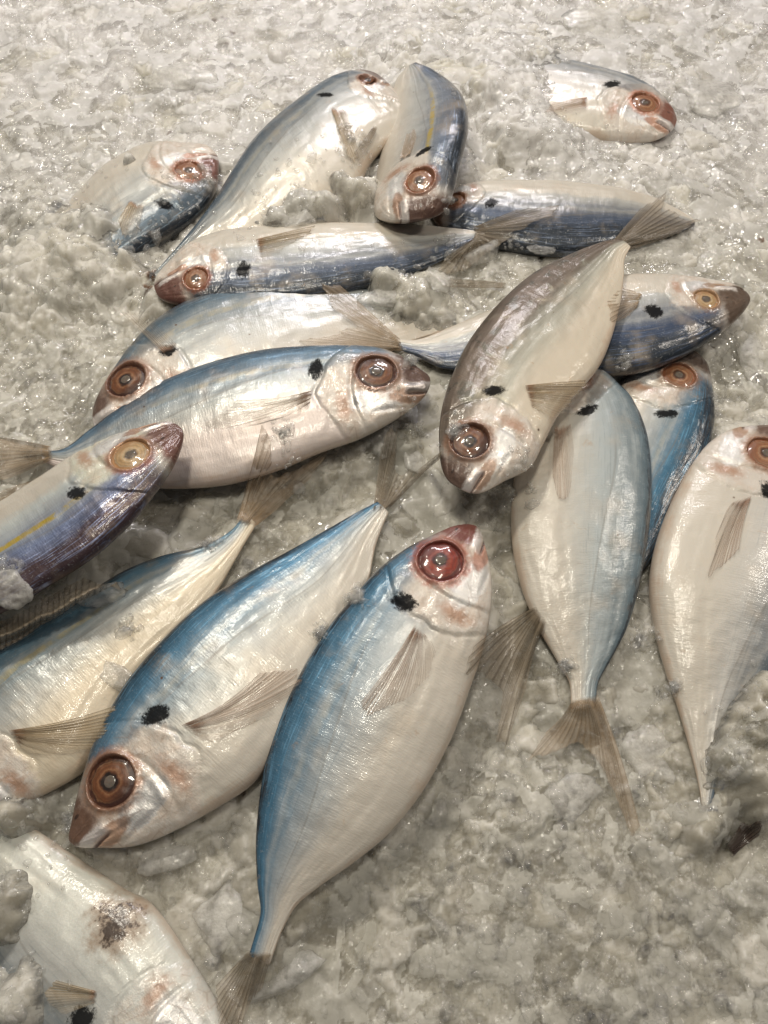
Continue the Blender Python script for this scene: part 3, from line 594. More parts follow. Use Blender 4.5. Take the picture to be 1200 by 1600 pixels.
# ------------------------------------------------------------------ the fish
PUPIL = pupil_mat()
EYE_BROWN = eye_mat('copper_brown_eye')
EYE_RED = eye_mat('dark_red_eye', (.30, .036, .014), (.34, .08, .04), (.08, .010, .006), (.05, .012, .01))
EYE_GOLD = eye_mat('pale_gold_eye', (.55, .36, .18), (.66, .52, .34), (.34, .19, .09), (.10, .075, .055))
EYE_ORANGE = eye_mat('orange_eye', (.36, .16, .075), (.50, .32, .19), (.22, .085, .04), (.08, .04, .025))
BLUE = (.068, .175, .275); SLATE = (.085, .12, .155); VIOLET = (.068, .088, .13); BROWNB = (.095, .085, .062)
FISH = {
 'A': dict(snout=(1057, 190), z=(.004, -.009), sunk=1, len=.17, thick=1.0, seed=1.0, eye=(1008, 160), er=17, mark=(956, 132), mr=(14, 7, 20), em=EYE_ORANGE,
   D=[(1042, 163), (1000, 132), (950, 117), (880, 100), (800, 86), (700, 86), (640, 104)],
   V=[(1046, 207), (1000, 221), (935, 222), (850, 212), (760, 184), (690, 150), (642, 124)],
   m=dict(back=SLATE, back_v=.80, snout=(.60, .17, .08), yellow=.1, flank=(.66, .64, .61)),
   label='half buried fish with orange snout lying alone in the ice at the upper right'),
 'C': dict(snout=(624, 150), z=(.012, .004), thick=1.0, seed=2.0, eye=(574, 124), er=11, esq=.5, mark=(508, 148), mr=(13, 6, -10), em=EYE_BROWN,
   D=[(612, 118), (570, 112), (525, 122), (480, 150), (400, 220), (330, 322), (270, 395), (240, 428)],
   V=[(640, 190), (620, 215), (585, 245), (550, 300), (480, 345), (400, 380), (330, 395), (275, 425), (250, 445)],
   m=dict(back=SLATE, back_v=.76, yellow=.1), label='long fish slanting down the upper left, head tucked behind the short upright fish'),
 'T': dict(snout=(676, 336), z=(.006, .006), thick=.9, seed=3.0, eye=(711, 312), er=12, mark=(768, 318), mr=(11, 8, 35), em=EYE_ORANGE,
   D=[(684, 352), (730, 372), (790, 388), (870, 398), (940, 392), (1010, 378), (1060, 364), (1086, 353)],
   V=[(690, 315), (720, 294), (790, 286), (870, 287), (950, 294), (1010, 306), (1060, 328), (1084, 344)],
   m=dict(back=VIOLET, back_v=.52, yellow=.0, flank=(.50, .49, .45)), label='dark violet backed fish with its head under the short upright fish'),
 'S': dict(snout=(339, 243), z=(.008, -.002), sunk=1, seed=4.0, eye=(294, 265), er=16, mark=(257, 319), mr=(14, 7, -15), em=EYE_ORANGE,
   D=[(342, 262), (335, 300), (300, 342), (250, 378), (190, 415), (120, 440), (50, 455), (-30, 455)],
   V=[(325, 228), (280, 226), (225, 232), (170, 262), (120, 310), (70, 350), (10, 390), (-40, 430)],
   m=dict(back=SLATE, back_v=.74, snout=(.48, .13, .07), yellow=.1), label='half buried fish with dark red snout poking out of the ice at the upper left'),
 'B': dict(snout=(650, 344), z=(.026, .012), roll=34, thick=1.05, seed=5.0, eye=(655, 281), er=18, mark=(660, 237), mr=(14, 6, 15), em=EYE_ORANGE,
   D=[(694, 335), (716, 285), (728, 232), (723, 185), (702, 138), (676, 114), (652, 104)],
   V=[(610, 337), (585, 315), (586, 255), (600, 185), (610, 145), (620, 118), (632, 104)],
   m=dict(back=(.12, .15, .20), back_v=.72, yellow=.9, snout=(.25, .08, .04)), label='short upright fish pointing head down, lying across two others at the top'),
 'D': dict(snout=(241, 448), z=(.012, .010), thick=.85, seed=6.0, eye=(306, 434), er=15, mark=(380, 420), mr=(11, 14, 0), em=EYE_ORANGE,
   D=[(250, 466), (278, 475), (330, 476), (400, 476), (500, 465), (580, 447), (640, 430), (700, 402), (735, 384), (758, 375)],
   V=[(262, 412), (300, 382), (350, 364), (420, 356), (520, 351), (640, 352), (720, 358), (757, 363)],
   m=dict(back=VIOLET, back_v=.62, snout=(.34, .08, .04), yellow=.0), label='pale fish with dark red snout pointing left, belly up above the partly iced one'),
 'E': dict(snout=(146, 662), z=(.014, .004), thick=.8, seed=7.0, eye=(197, 593), er=25, mark=(262, 548), mr=(13, 10, 30), em=EYE_BROWN,
   D=[(160, 607), (190, 563), (225, 520), (262, 490), (330, 458), (420, 438), (500, 432), (580, 440), (650, 470), (706, 497)],
   V=[(180, 700), (260, 720), (350, 690), (450, 640), (550, 585), (640, 535), (708, 512)],
   m=dict(back=(.09, .14, .18), back_v=.76, yellow=.2), label='fish with its lower half hidden under the large glossy fish, cloudy brown eye at left'),
 'G': dict(snout=(1172, 466), z=(.020, .010), thick=.8, seed=8.0, eye=(1104, 466), er=15, mark=(1022, 486), mr=(14, 11, -25), em=EYE_GOLD,
   D=[(1166, 482), (1120, 525), (1060, 560), (1000, 581), (950, 587), (880, 592), (800, 588), (740, 580), (690, 575), (650, 556), (622, 545)],
   V=[(1150, 448), (1100, 437), (1040, 432), (980, 432), (900, 440), (830, 460), (770, 484), (700, 513), (650, 531), (616, 530)],
   m=dict(back=(.045, .068, .125), back_v=.56, snout=(.24, .12, .05), yellow=.0), label='indigo backed fish pointing right, its middle hidden under the crossing brown backed fish'),
 'O': dict(snout=(1085, 549), z=(.008, .002), roll=6, thick=.8, seed=9.0, eye=(1063, 586), er=20, mark=(1044, 646), mr=(18, 7, 0), em=EYE_ORANGE,
   D=[(1100, 562), (1111, 610), (1112, 670), (1095, 730), (1060, 790), (1030, 850), (1000, 900), (940, 945), (880, 972), (846, 984)],
   V=[(1040, 556), (985, 582), (950, 630), (930, 700), (910, 780), (890, 850), (868, 910), (850, 945), (832, 962)],
   m=dict(back=(.05, .15, .24), back_v=.60, yellow=.1, snout=(.22, .12, .07)), label='blue backed fish wedged behind, head up, right of the broad pale one'),
 'F': dict(snout=(672, 592), z=(.024, .014), thick=.85, seed=10.0, eye=(589, 580), er=25, mark=(492, 577), mr=(11, 17, 0), em=EYE_BROWN,
   D=[(656, 577), (626, 558), (590, 545), (540, 543), (480, 544), (410, 550), (340, 566), (270, 590), (200, 628), (140, 672), (97, 702), (66, 704)],
   V=[(668, 612), (640, 640), (600, 665), (560, 685), (500, 706), (430, 735), (360, 755), (300, 762), (240, 762), (170, 750), (110, 737), (66, 722)],
   m=dict(back=(.14, .22, .30), back_v=.74, silver=1.0, yellow=.15, snout=(.24, .09, .05), belly=(.70, .61, .56)), label='large glossy silver fish pointing right with open mouth, middle left'),
 'J': dict(snout=(-122, 1322), z=(.012, .012), thick=.85, seed=11.0, eye=(-70, 1240), er=28, mark=(-50, 1130), mr=(18, 14, 0), em=EYE_BROWN,
   D=[(-150, 1250), (-130, 1160), (-80, 1080), (-20, 1022), (40, 985), (110, 945), (190, 895), (250, 870), (320, 852), (362, 828), (378, 806)],
   V=[(-60, 1310), (0, 1272), (80, 1236), (130, 1205), (160, 1165), (200, 1090), (250, 1025), (310, 965), (345, 915), (365, 880), (385, 845), (405, 815)],
   m=dict(back=(.10, .20, .28), back_v=.73, yellow=.4, belly=(.68, .59, .45)), label='cream bellied fish cut by the left edge, fanned tail resting on the glossy fish'),
 'I': dict(snout=(284, 670), z=(.040, .026), roll=14, thick=.85, seed=12.0, eye=(203, 709), er=24, mark=(118, 770), mr=(16, 11, -20), em=EYE_GOLD,
   D=[(287, 690), (272, 735), (240, 785), (205, 830), (150, 880), (80, 925), (0, 970), (-100, 1015), (-200, 1060), (-300, 1100)],
   V=[(262, 658), (215, 664), (150, 685), (90, 715), (20, 760), (-60, 810), (-150, 880), (-230, 960), (-306, 1080)],
   m=dict(back=(.15, .185, .30), dark=(.06, .035, .04), back_v=.60, yellow=1.0, snout=(.34, .085, .05), flank=(.55, .58, .56), head=(.62, .62, .52), silver=.8), label='violet backed fish with yellow stripe at the left edge, dark red snout up'),
 'K': dict(snout=(110, 1317), z=(.018, .016), thick=.9, seed=13.0, eye=(173, 1222), er=31, mark=(243, 1118), mr=(23, 14, 20), em=EYE_BROWN,
   D=[(112, 1285), (125, 1230), (148, 1160), (178, 1100), (215, 1045), (265, 990), (320, 940), (390, 895), (450, 862), (510, 828), (555, 802), (588, 785)],
   V=[(150, 1325), (215, 1321), (280, 1295), (340, 1262), (395, 1225), (430, 1180), (470, 1110), (520, 1030), (560, 965), (577, 905), (588, 850), (608, 800)],
   m=dict(back=BLUE, back_v=.72, yellow=.05, silver=.7, snout=(.36, .15, .07)), label='blue backed fish with head at the lower left and large wet copper brown eye'),
 'N': dict(snout=(872, 560), z=(.016, .008), thick=.85, seed=14.0, eye=(895, 585), er=20, mark=(920, 640), mr=(18, 8, 25), em=EYE_ORANGE,
   D=[(910, 562), (955, 590), (990, 630), (1012, 690), (1018, 760), (1012, 840), (1000, 910), (980, 980), (955, 1030), (935, 1068), (931, 1106)],
   V=[(845, 600), (815, 690), (799, 780), (800, 850), (815, 920), (840, 980), (870, 1032), (890, 1070), (892, 1108)],
   m=dict(back=(.13, .18, .21), back_v=.82, yellow=.0, flank=(.46, .50, .50), silver=.35), label='broad pale fish pointing up with its tail spread on the ice, head covered'),
 'P': dict(snout=(1240, 668), z=(.012, .006), thick=.9, seed=15.0, eye=(1197, 708), er=24, mark=(1202, 768), mr=(15, 16, 0), em=EYE_ORANGE,
   D=[(1290, 700), (1330, 780), (1320, 880), (1285, 960), (1235, 1040), (1190, 1100), (1150, 1160), (1125, 1215), (1110, 1260)],
   V=[(1190, 665), (1140, 672), (1095, 705), (1055, 770), (1024, 850), (1014, 910), (1022, 980), (1040, 1050), (1060, 1110), (1080, 1180), (1092, 1230), (1096, 1262)],
   m=dict(back=SLATE, back_v=.72, yellow=.0, snout=(.34, .16, .09), silver=.4, flank=(.58, .56, .52)), label='pearly fish cut by the right edge with its tail end sunk in ice'),
 'Q': dict(snout=(345, 1725), z=(.012, .000), thick=.9, seed=16.0, eye=(250, 1665), er=30, mark=(128, 1592), mr=(20, 16, 20), em=EYE_BROWN,
   D=[(250, 1745), (120, 1690), (20, 1600), (-60, 1480), (-120, 1350), (-150, 1240), (-170, 1160)],
   V=[(372, 1670), (355, 1598), (300, 1500), (238, 1412), (195, 1388), (155, 1362), (110, 1332), (50, 1292), (-50, 1240), (-150, 1165)],
   m=dict(back=SLATE, back_v=.80, yellow=.0, stain=True, belly=(.66, .66, .60), head=(.68, .68, .63)), label='pale fish half covered in ice at the lower left corner'),
 'L': dict(snout=(743, 822), z=(.026, .014), thick=.9, seed=17.0, eye=(689, 875), er=28, mark=(631, 941), mr=(21, 13, -25), em=EYE_RED,
   D=[(716, 821), (680, 835), (640, 855), (590, 892), (550, 935), (500, 1000), (455, 1080), (425, 1150), (408, 1230), (400, 1310), (402, 1380), (407, 1425), (398, 1462), (384, 1502)],
   V=[(757, 850), (766, 890), (768, 940), (756, 1010), (735, 1075), (705, 1155), (665, 1230), (610, 1300), (550, 1350), (500, 1385), (462, 1417), (442, 1452), (426, 1498)],
   m=dict(back=BLUE, back_v=.74, yellow=.05, snout=(.46, .06, .035), belly=(.60, .55, .475), flank=(.44, .46, .46)), label='biggest fish in the centre, head up with a dark red eye and bright blue back'),
 'M': dict(snout=(706, 756), z=(.036, .028), thick=.85, seed=18.0, eye=(735, 689), er=24, mark=(770, 609), mr=(18, 8, 10), em=EYE_BROWN,
   D=[(690, 730), (686, 700), (690, 640), (705, 590), (735, 530), (775, 480), (830, 430), (890, 398), (945, 377), (968, 372)],
   V=[(742, 771), (790, 750), (830, 728), (850, 692), (872, 650), (905, 612), (935, 575), (955, 530), (970, 470), (975, 430), (976, 405), (984, 388)],
   m=dict(back=BROWNB, flank=(.47, .45, .37), dark=(.05, .04, .03), back_v=.70, yellow=.1, silver=.55, grime=.4, snout=(.24, .10, .055), belly=(.68, .60, .48)), label='brown backed fish on top of the right pile, head down, tail at the upper right'),
}
for k, F in FISH.items():
    F['m'].setdefault('orb', (.11, .04, .018) if F['em'] is EYE_BROWN else (.10, .015, .01) if F['em'] is EYE_RED else (.36, .21, .10) if F['em'] is EYE_GOLD else (.22, .085, .035))
    F['mat'] = fish_skin('fish_skin_' + k.lower(), seed=F['seed'], **F['m']); F['eyemat'] = F['em']
    r = build_body(F)
    if F['m'].get('stain'):
        sp_ = plane_pt(181, 1438, .022)
        for _ in range(4):
            i_, j_ = gidx(sp_[0:1], sp_[1:2]); sp_ = plane_pt(181, 1438, max(float(TOP[i_, j_][0]), 0))
        F['mat'].node_tree.nodes['stain_place'].inputs[1].default_value = Vector(sp_) - r.location
    r['label'] = F['label']; r['category'] = 'fish'; r['group'] = 'small silver fish laid on crushed ice'

# ------------------------------------------------------------------ the ice
def blur(a, n):
    for _ in range(n):
        p = np.pad(a, 1, 'edge'); a = (p[:-2, 1:-1] + p[2:, 1:-1] + p[1:-1, :-2] + p[1:-1, 2:] + 2 * a) / 6
    return a
def shrinkmin(a, n):
    for _ in range(n):
        p = np.pad(a, 1, 'edge'); a = np.minimum.reduce([p[:-2, 1:-1], p[2:, 1:-1], p[1:-1, :-2], p[1:-1, 2:], a])
    return a
HOLE = MID.copy(); HOLE = np.where(HOLE > 8, 1.0, HOLE)
gxx, gyy = np.meshgrid(np.linspace(GX0, GX0 + GC * (GNX - 1), GNX), np.linspace(GY0, GY0 + GC * (GNY - 1), GNY), indexing='ij')
# level of the ice against the nearest fish: the bed is packed up to the flank of whatever lies on it
def grow(a, m, n):
    a = np.where(m, a, 0.0); m = m.astype(float)
    for _ in range(n):
        pa = np.pad(a, 1); pm = np.pad(m, 1)
        sa = pa[:-2, 1:-1] + pa[2:, 1:-1] + pa[1:-1, :-2] + pa[1:-1, 2:]; sm = pm[:-2, 1:-1] + pm[2:, 1:-1] + pm[1:-1, :-2] + pm[1:-1, 2:]
        new = (m == 0) & (sm > 0); a = np.where(new, sa / np.maximum(sm, 1), a); m = np.where(new, 1.0, m)
    return a, m
# mounds of ice heaped over or against fish: photo x, y, radius (m), top level (m), sharpness
MOUNDS = [(620, 160, .0, 0, 1)]
COVER = [(835, 150, .020, .0118), (770, 130, .018, .018), (150, 350, .016, .021), (205, 262, .007, .018), (110, 400, .02, .019), (195, 405, .006, .018),(470, 325, .013, .0235), (430, 350, .011, .022), (530, 290, .009, .024), (565, 300, .010, .022), (505, 325, .010, .0235),
         (120, 380, .032, .014), (60, 420, .030, .014), (150, 300, .016, .006), (60, 330, .022, .013), (195, 430, .012, .010),
         (780, 90, .030, .015), (700, 120, .022, .012), (860, 205, .018, .013), (800, 190, .02, .014), (850, 90, .015, .011), (640, 60, .03, .010),
         (645, 465, .015, .018), (700, 480, .012, .011), (600, 440, .009, .021), (680, 450, .012, .014),
         (1200, 1135, .013, .026), (1155, 1190, .008, .020), (1185, 1080, .006, .0225), (1200, 1200, .02, .018), (1110, 1290, .008, .012), (1190, 1060, .004, .019),
         (20, 1575, .014, .026), (-10, 1420, .012, .028), (20, 1270, .008, .020),
         (0, 930, .006, .050), (800, 780, .008, .016), (640, 690, .008, .014)]
def ice_height(x, y, var=0):
    if var: return ice_height2(x, y)
    low = (fbm(x * 14 + 5, y * 14, 3, 21) - .5) * .012 + (fbm(x * 45, y * 45, 2, 31) - .5) * .006
    wx = x + (fbm(x * 160, y * 160, 2, 41) - .5) * .006; wy = y + (fbm(x * 160 + 9, y * 160 + 4, 2, 43) - .5) * .006
    f1, e1, h1 = facets(wx, wy, .018, 51, .6); f2, e2, h2 = facets(wx, wy, .0085, 61, .8); f3, e3, h3 = facets(wx, wy, .0036, 71, .9)
    rough = .35 + .65 * sstep(.38, .62, fbm(x * 22 + 3, y * 22 + 8, 3, 81))
    fac = f1 * .0036 + f2 * .0018 * rough + f3 * .0008 * rough + (fbm(x * 700, y * 700, 2, 91) - .5) * .0005 * rough
    return low, fac, (h1 * .45 + h2 * .4 + h3 * .15, np.maximum(1 - e1 * 1.4, (1 - e2 * 1.3) * rough))
def ice_height2(x, y):
    low = (fbm(x * 14 + 5, y * 14, 3, 21) - .5) * .012 + (fbm(x * 60 + 3, y * 60, 2, 33) - .5) * .006
    wx = x + (fbm(x * 190, y * 190, 3, 141) - .5) * .007; wy = y + (fbm(x * 190 + 9, y * 190 + 4, 3, 143) - .5) * .007
    f1, e1, h1 = facets(wx, wy, .0175, 151, 1.1); f2, e2, h2 = facets(wx, wy, .0075, 161, 1.2)
    calm = .25 + .75 * sstep(.42, .60, fbm(x * 26 + 11, y * 26 + 2, 3, 181))
    fac = (h1 * .0034 * (.5 + .5 * e1) + h2 * .0011 * (.5 + .5 * e2)) * calm + (1 - calm) * .0016 + (fbm(x * 800, y * 800, 2, 191) - .5) * .0004 * calm
    return low, fac + .0004, (np.where(fbm(x * 30, y * 30, 2, 171) > .5, h1, h2), np.maximum(1 - e1 * 2.2, (1 - e2 * 2.0) * .8))
def bil(a, x, y):
    gx = np.clip((x - GX0) / GC, 0, GNX - 1.001); gy = np.clip((y - GY0) / GC, 0, GNY - 1.001)
    i = gx.astype(int); j = gy.astype(int); fx = gx - i; fy = gy - j
    return (a[i, j] * (1 - fx) + a[i + 1, j] * fx) * (1 - fy) + (a[i, j + 1] * (1 - fx) + a[i + 1, j + 1] * fx) * fy
fishm = MID < 8
lev, lm = grow(MID, fishm, 16)
dist = np.full(MID.shape, 99.0); dist[fishm] = 0
for k in range(16):
    p = np.pad(dist, 1, constant_values=99); dist = np.minimum(dist, np.minimum.reduce([p[:-2, 1:-1], p[2:, 1:-1], p[1:-1, :-2], p[1:-1, 2:]]) + 1)
BANK = np.where(dist < 16, np.exp(-(np.maximum(dist - 1, 0) * GC / .007) ** 2), 0.0)
LEV = blur(np.where(lm > 0, np.clip(lev, -.002, .012), 0.0), 3); BANK = blur(BANK, 3)
HOLEs = np.where(fishm, MID - .0012, 1.0)
CAP = shrinkmin(HOLEs, 1)
def ice_surface(x, y, var=0):
    low, fac, e = ice_height(x, y, var)
    inside = (x > GX0) & (x < GX1) & (y > GY0) & (y < GY1)
    bk = bil(BANK, x, y) * inside; lv = bil(LEV, x, y)
    h = low + fac - (.001 if var else .0032)
    h = h * (1 - bk * .75) + bk * .75 * (lv - .0035 + fac * .8)
    cap = bil(np.minimum(CAP, .2), x, y)
    h = np.where(inside, np.minimum(h, np.where(cap > .1, 1.0, cap) + fac * .15 + (.0003 if var else -.0006)), h)
    for (px, py, r, top) in COVER:
        c = plane_pt(px, py, top * .6); d = np.hypot(x - c[0], y - c[1]) / r
        d = d + (fbm(x * 200 + px, y * 200, 2, 15) - .5) * .5
        m = sstep(1.6, .1, d); m = m * (.92 if top < .014 else 1.0); h = np.where(m > 0, h * (1 - m) + np.maximum(h, top + fac * .7 - .0015) * m, h)
    return h, e
ICES0 = np.maximum(ice_surface(gxx, gyy)[0], ice_surface(gxx, gyy, 1)[0])
TOPS = TOP.copy(); ICES = ICES0; ICEM = blur(-shrinkmin(-ICES0, 1), 1)

STAINS = [(318, 12, 7), (330, 22, 9), (345, 18, 5), (362, 45, 9), (352, 60, 6), (118, 318, 6), (123, 330, 5), (262, 195, 6), (1192, 372, 6), (178, 1438, 17), (192, 1425, 10), (160, 1458, 11),
          (205, 1432, 8), (1198, 40, 10), (735, 492, 5), (612, 480, 6), (535, 745, 3), (625, 770, 3), (1165, 1320, 6), (240, 430, 16), (232, 452, 12), (150, 640, 10), (385, 1240, 5)]
def ice_tint(x, y, z, e):
    st = np.zeros_like(x)
    for (px, py, r) in STAINS:
        c = plane_pt(px, py, .004 if py < 1300 else .024); rr = r / FPX * .36
        d = np.hypot(x - c[0], y - c[1]) / rr + (fbm(x * 500, y * 500, 3, 7) - .5) * 1.4
        st = np.maximum(st, sstep(1.25, .5, d))
    clear = sstep(.50, .68, fbm(x * 30 + 40, y * 30, 4, 101)) * (.35 + .65 * sstep(.32, .12, y))
    white = .75 * sstep(.22, .46, y + (fbm(x * 20, y * 20, 3, 111) - .5) * .12) * sstep(.35, .7, fbm(x * 40, y * 40 + 7, 4, 121) + .12)
    return np.stack([st, clear, white], -1)
dx = .00105
def axis(a0, a1, f0, f1):
    left = f0 - np.cumsum(dx * 1.22 ** np.arange(1, 60)); left = left[left > a0][::-1]
    right = f1 + np.cumsum(dx * 1.22 ** np.arange(1, 60)); right = right[right < a1]
    return np.concatenate([[a0], left, np.arange(f0, f1, dx), [f1], right, [a1]])
xs = axis(-.9, .9, -.285, .285); ys = axis(-.5, 1.5, -.075, .60)
IX, IY = np.meshgrid(xs, ys, indexing='ij')
IH, IE = ice_surface(IX, IY)
ICE_BED = ice_bed_mat()
gi_, gj_ = gidx(IX, IY); under = TOP[gi_, gj_]
VEILA = np.where((under > -.5) & (IH > under), np.clip((IH - under) / .0055, 0, 1), 1.0)
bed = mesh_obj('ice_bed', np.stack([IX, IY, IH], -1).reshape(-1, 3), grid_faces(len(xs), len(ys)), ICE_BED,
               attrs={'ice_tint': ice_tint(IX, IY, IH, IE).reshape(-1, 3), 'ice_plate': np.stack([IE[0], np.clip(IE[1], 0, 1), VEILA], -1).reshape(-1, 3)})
bed['kind'] = 'structure'
# wet, half clear ice lying over the packed bed
xs2 = axis(-.45, .45, -.285, .285)[::1]; ys2 = axis(-.2, .8, -.075, .60)
JX, JY = np.meshgrid(xs2, ys2, indexing='ij'); JH, JE = ice_surface(JX, JY, 1)
glaze = mesh_obj('wet_ice_layer', np.stack([JX, JY, JH], -1).reshape(-1, 3), grid_faces(len(xs2), len(ys2)), ice_glaze_mat(),
                 attrs={'ice_plate': np.stack([JE[0], np.clip(JE[1], 0, 1), sstep(.25, .45, JY)], -1).reshape(-1, 3)})
glaze['kind'] = 'stuff'

# loose crushed ice: faceted splinters, joined
def ico():
    t = (1 + 5 ** .5) / 2
    v = np.array([(-1, t, 0), (1, t, 0), (-1, -t, 0), (1, -t, 0), (0, -1, t), (0, 1, t), (0, -1, -t), (0, 1, -t), (t, 0, -1), (t, 0, 1), (-t, 0, -1), (-t, 0, 1)], float)
    f = [(0, 11, 5), (0, 5, 1), (0, 1, 7), (0, 7, 10), (0, 10, 11), (1, 5, 9), (5, 11, 4), (11, 10, 2), (10, 7, 6), (7, 1, 8), (3, 9, 4), (3, 4, 2), (3, 2, 6), (3, 6, 8), (3, 8, 9), (4, 9, 5), (2, 4, 11), (6, 2, 10), (8, 6, 7), (9, 8, 1)]
    return v / np.linalg.norm(v, axis=1)[:, None], np.array(f)
def subdiv(v, f):
    v = list(map(tuple, v)); cache = {}; nf = []
    def mid(a, b):
        k = (min(a, b), max(a, b))
        if k not in cache:
            m = (np.array(v[a]) + np.array(v[b])) / 2; m /= np.linalg.norm(m); v.append(tuple(m)); cache[k] = len(v) - 1
        return cache[k]
    for a, b, c in f:
        ab, bc, ca = mid(a, b), mid(b, c), mid(c, a); nf += [(a, ab, ca), (b, bc, ab), (c, ca, bc), (ab, bc, ca)]
    return np.array(v), np.array(nf)
iv, if_ = ico(); v1, f1_ = subdiv(iv, if_); v2, f2_ = subdiv(v1, f1_); v3, f3_ = subdiv(v2, f2_)
def splinter(v, nplanes, g, rough=0.0):
    n = g.normal(size=(nplanes, 3)); n /= np.linalg.norm(n, axis=1)[:, None]; d = g.uniform(.5, 1.0, nplanes)
    dots = v @ n.T; r = np.min(np.where(dots > .05, d / np.maximum(dots, .05), 3.0), 1); r = np.minimum(r, 1.25)
    out = v * r[:, None]
    if rough: out += v * (vnoise(v[:, 0] * 3 + 9, v[:, 1] * 3 + v[:, 2] * 2, 5)[:, None] - .5) * rough
    return out
def scatter(name, count, size, mat, label_ok, seed, over_fish=False, flat=.6, spots=None):
    g = np.random.default_rng(seed)
    protos = [splinter(v1, 11, g) for _ in range(16)]
    V = []; n = 0; m = len(v1)
    px = g.uniform(-40, 1240, count * 3); py = g.uniform(-60, 1660, count * 3)
    if spots is not None:
        k = g.integers(0, len(spots), count * 3); sp = np.array([(a[0], a[1], a[2]) for a in spots], float)
        px = sp[k, 0] + g.normal(0, 1, count * 3) * sp[k, 2]; py = sp[k, 1] + g.normal(0, 1, count * 3) * sp[k, 2]
    W = plane_pt(px, py, .004)
    i, j = gidx(W[:, 0], W[:, 1])
    ok = np.ones(len(px), bool) if over_fish else (TOPS[i, j] < ICES[i, j] + .0005)
    if not over_fish:
        dens = fbm(W[:, 0] * 30 + seed, W[:, 1] * 30, 3, seed + 5); ok &= dens > g.uniform(.30, .62, len(px))
    W = W[ok][:count]; i = i[ok][:count]; j = j[ok][:count]
    for q in range(len(W)):
        s = size * math.exp(g.normal(0, .45)); s = min(s, size * 2.6)
        P = protos[q % 16] * s * np.array([g.uniform(.8, 1.4), g.uniform(.7, 1.1), g.uniform(flat * .8, flat * 1.3)])
        a, b, c = g.uniform(0, 6.28), g.normal(0, .5), g.normal(0, .5)
        Rm = np.array((Matrix.Rotation(a, 3, 'Z') @ Matrix.Rotation(b, 3, 'X') @ Matrix.Rotation(c, 3, 'Y')))
        P = P @ Rm.T
        z = max(ICES[i[q], j[q]], TOPS[i[q], j[q]] if over_fish else -9) + s * flat * g.uniform(.0, .45)
        V.append(P + np.array([W[q, 0], W[q, 1], z]))
    n = len(V); F_ = (f1_[None] + (np.arange(n) * m)[:, None, None]).reshape(-1, 3)
    o = mesh_obj(name, np.concatenate(V), F_, mat, smooth=False); o['kind'] = 'stuff'
    return o
CLEAR = ice_chunk_mat('clear_ice', .10); LUMPC = ice_chunk_mat('clear_lump_ice', .26, (.80, .78, .74), refr=.15); MILKY = ice_chunk_mat('milky_ice', .38, (.66, .635, .60)); MILKYL = ice_chunk_mat('milky_lump_ice', .45, (.70, .68, .64))
scatter('crushed_ice', 2200, .0021, CLEAR, 1, 3)
scatter('ice_grit', 3200, .0008, CLEAR, 1, 6)
FROST = [(250, 385, 26), (300, 320, 22), (225, 400, 18), (320, 300, 10), (480, 340, 35), (430, 350, 30), (550, 280, 22), (560, 250, 12), (850, 205, 34), (790, 170, 40), (850, 95, 25),
         (610, 480, 30), (650, 440, 26), (700, 410, 14), (1180, 1090, 26), (1150, 1150, 22), (1120, 1200, 12), (60, 1320, 40), (50, 1560, 40), 
         (10, 920, 12), (800, 785, 12), (800, 390, 16), (60, 330, 60), (100, 390, 50), (150, 280, 40), (880, 225, 20), (950, 232, 16), (640, 690, 16), (215, 1000, 8), (640, 604, 6), (560, 962, 7), (1002, 1000, 7), (462, 762, 9), (330, 862, 8), (112, 1285, 8), (880, 1050, 6), (1040, 1080, 6), (450, 720, 7), (700, 742, 6), (960, 600, 6), (505, 1010, 6), (1120, 640, 7), (80, 945, 8)]
scatter('frost_crumbs', 1300, .0012, ice_chunk_mat('frosty_ice', .18, (.72, .70, .67)), 1, 9, over_fish=True, spots=FROST)

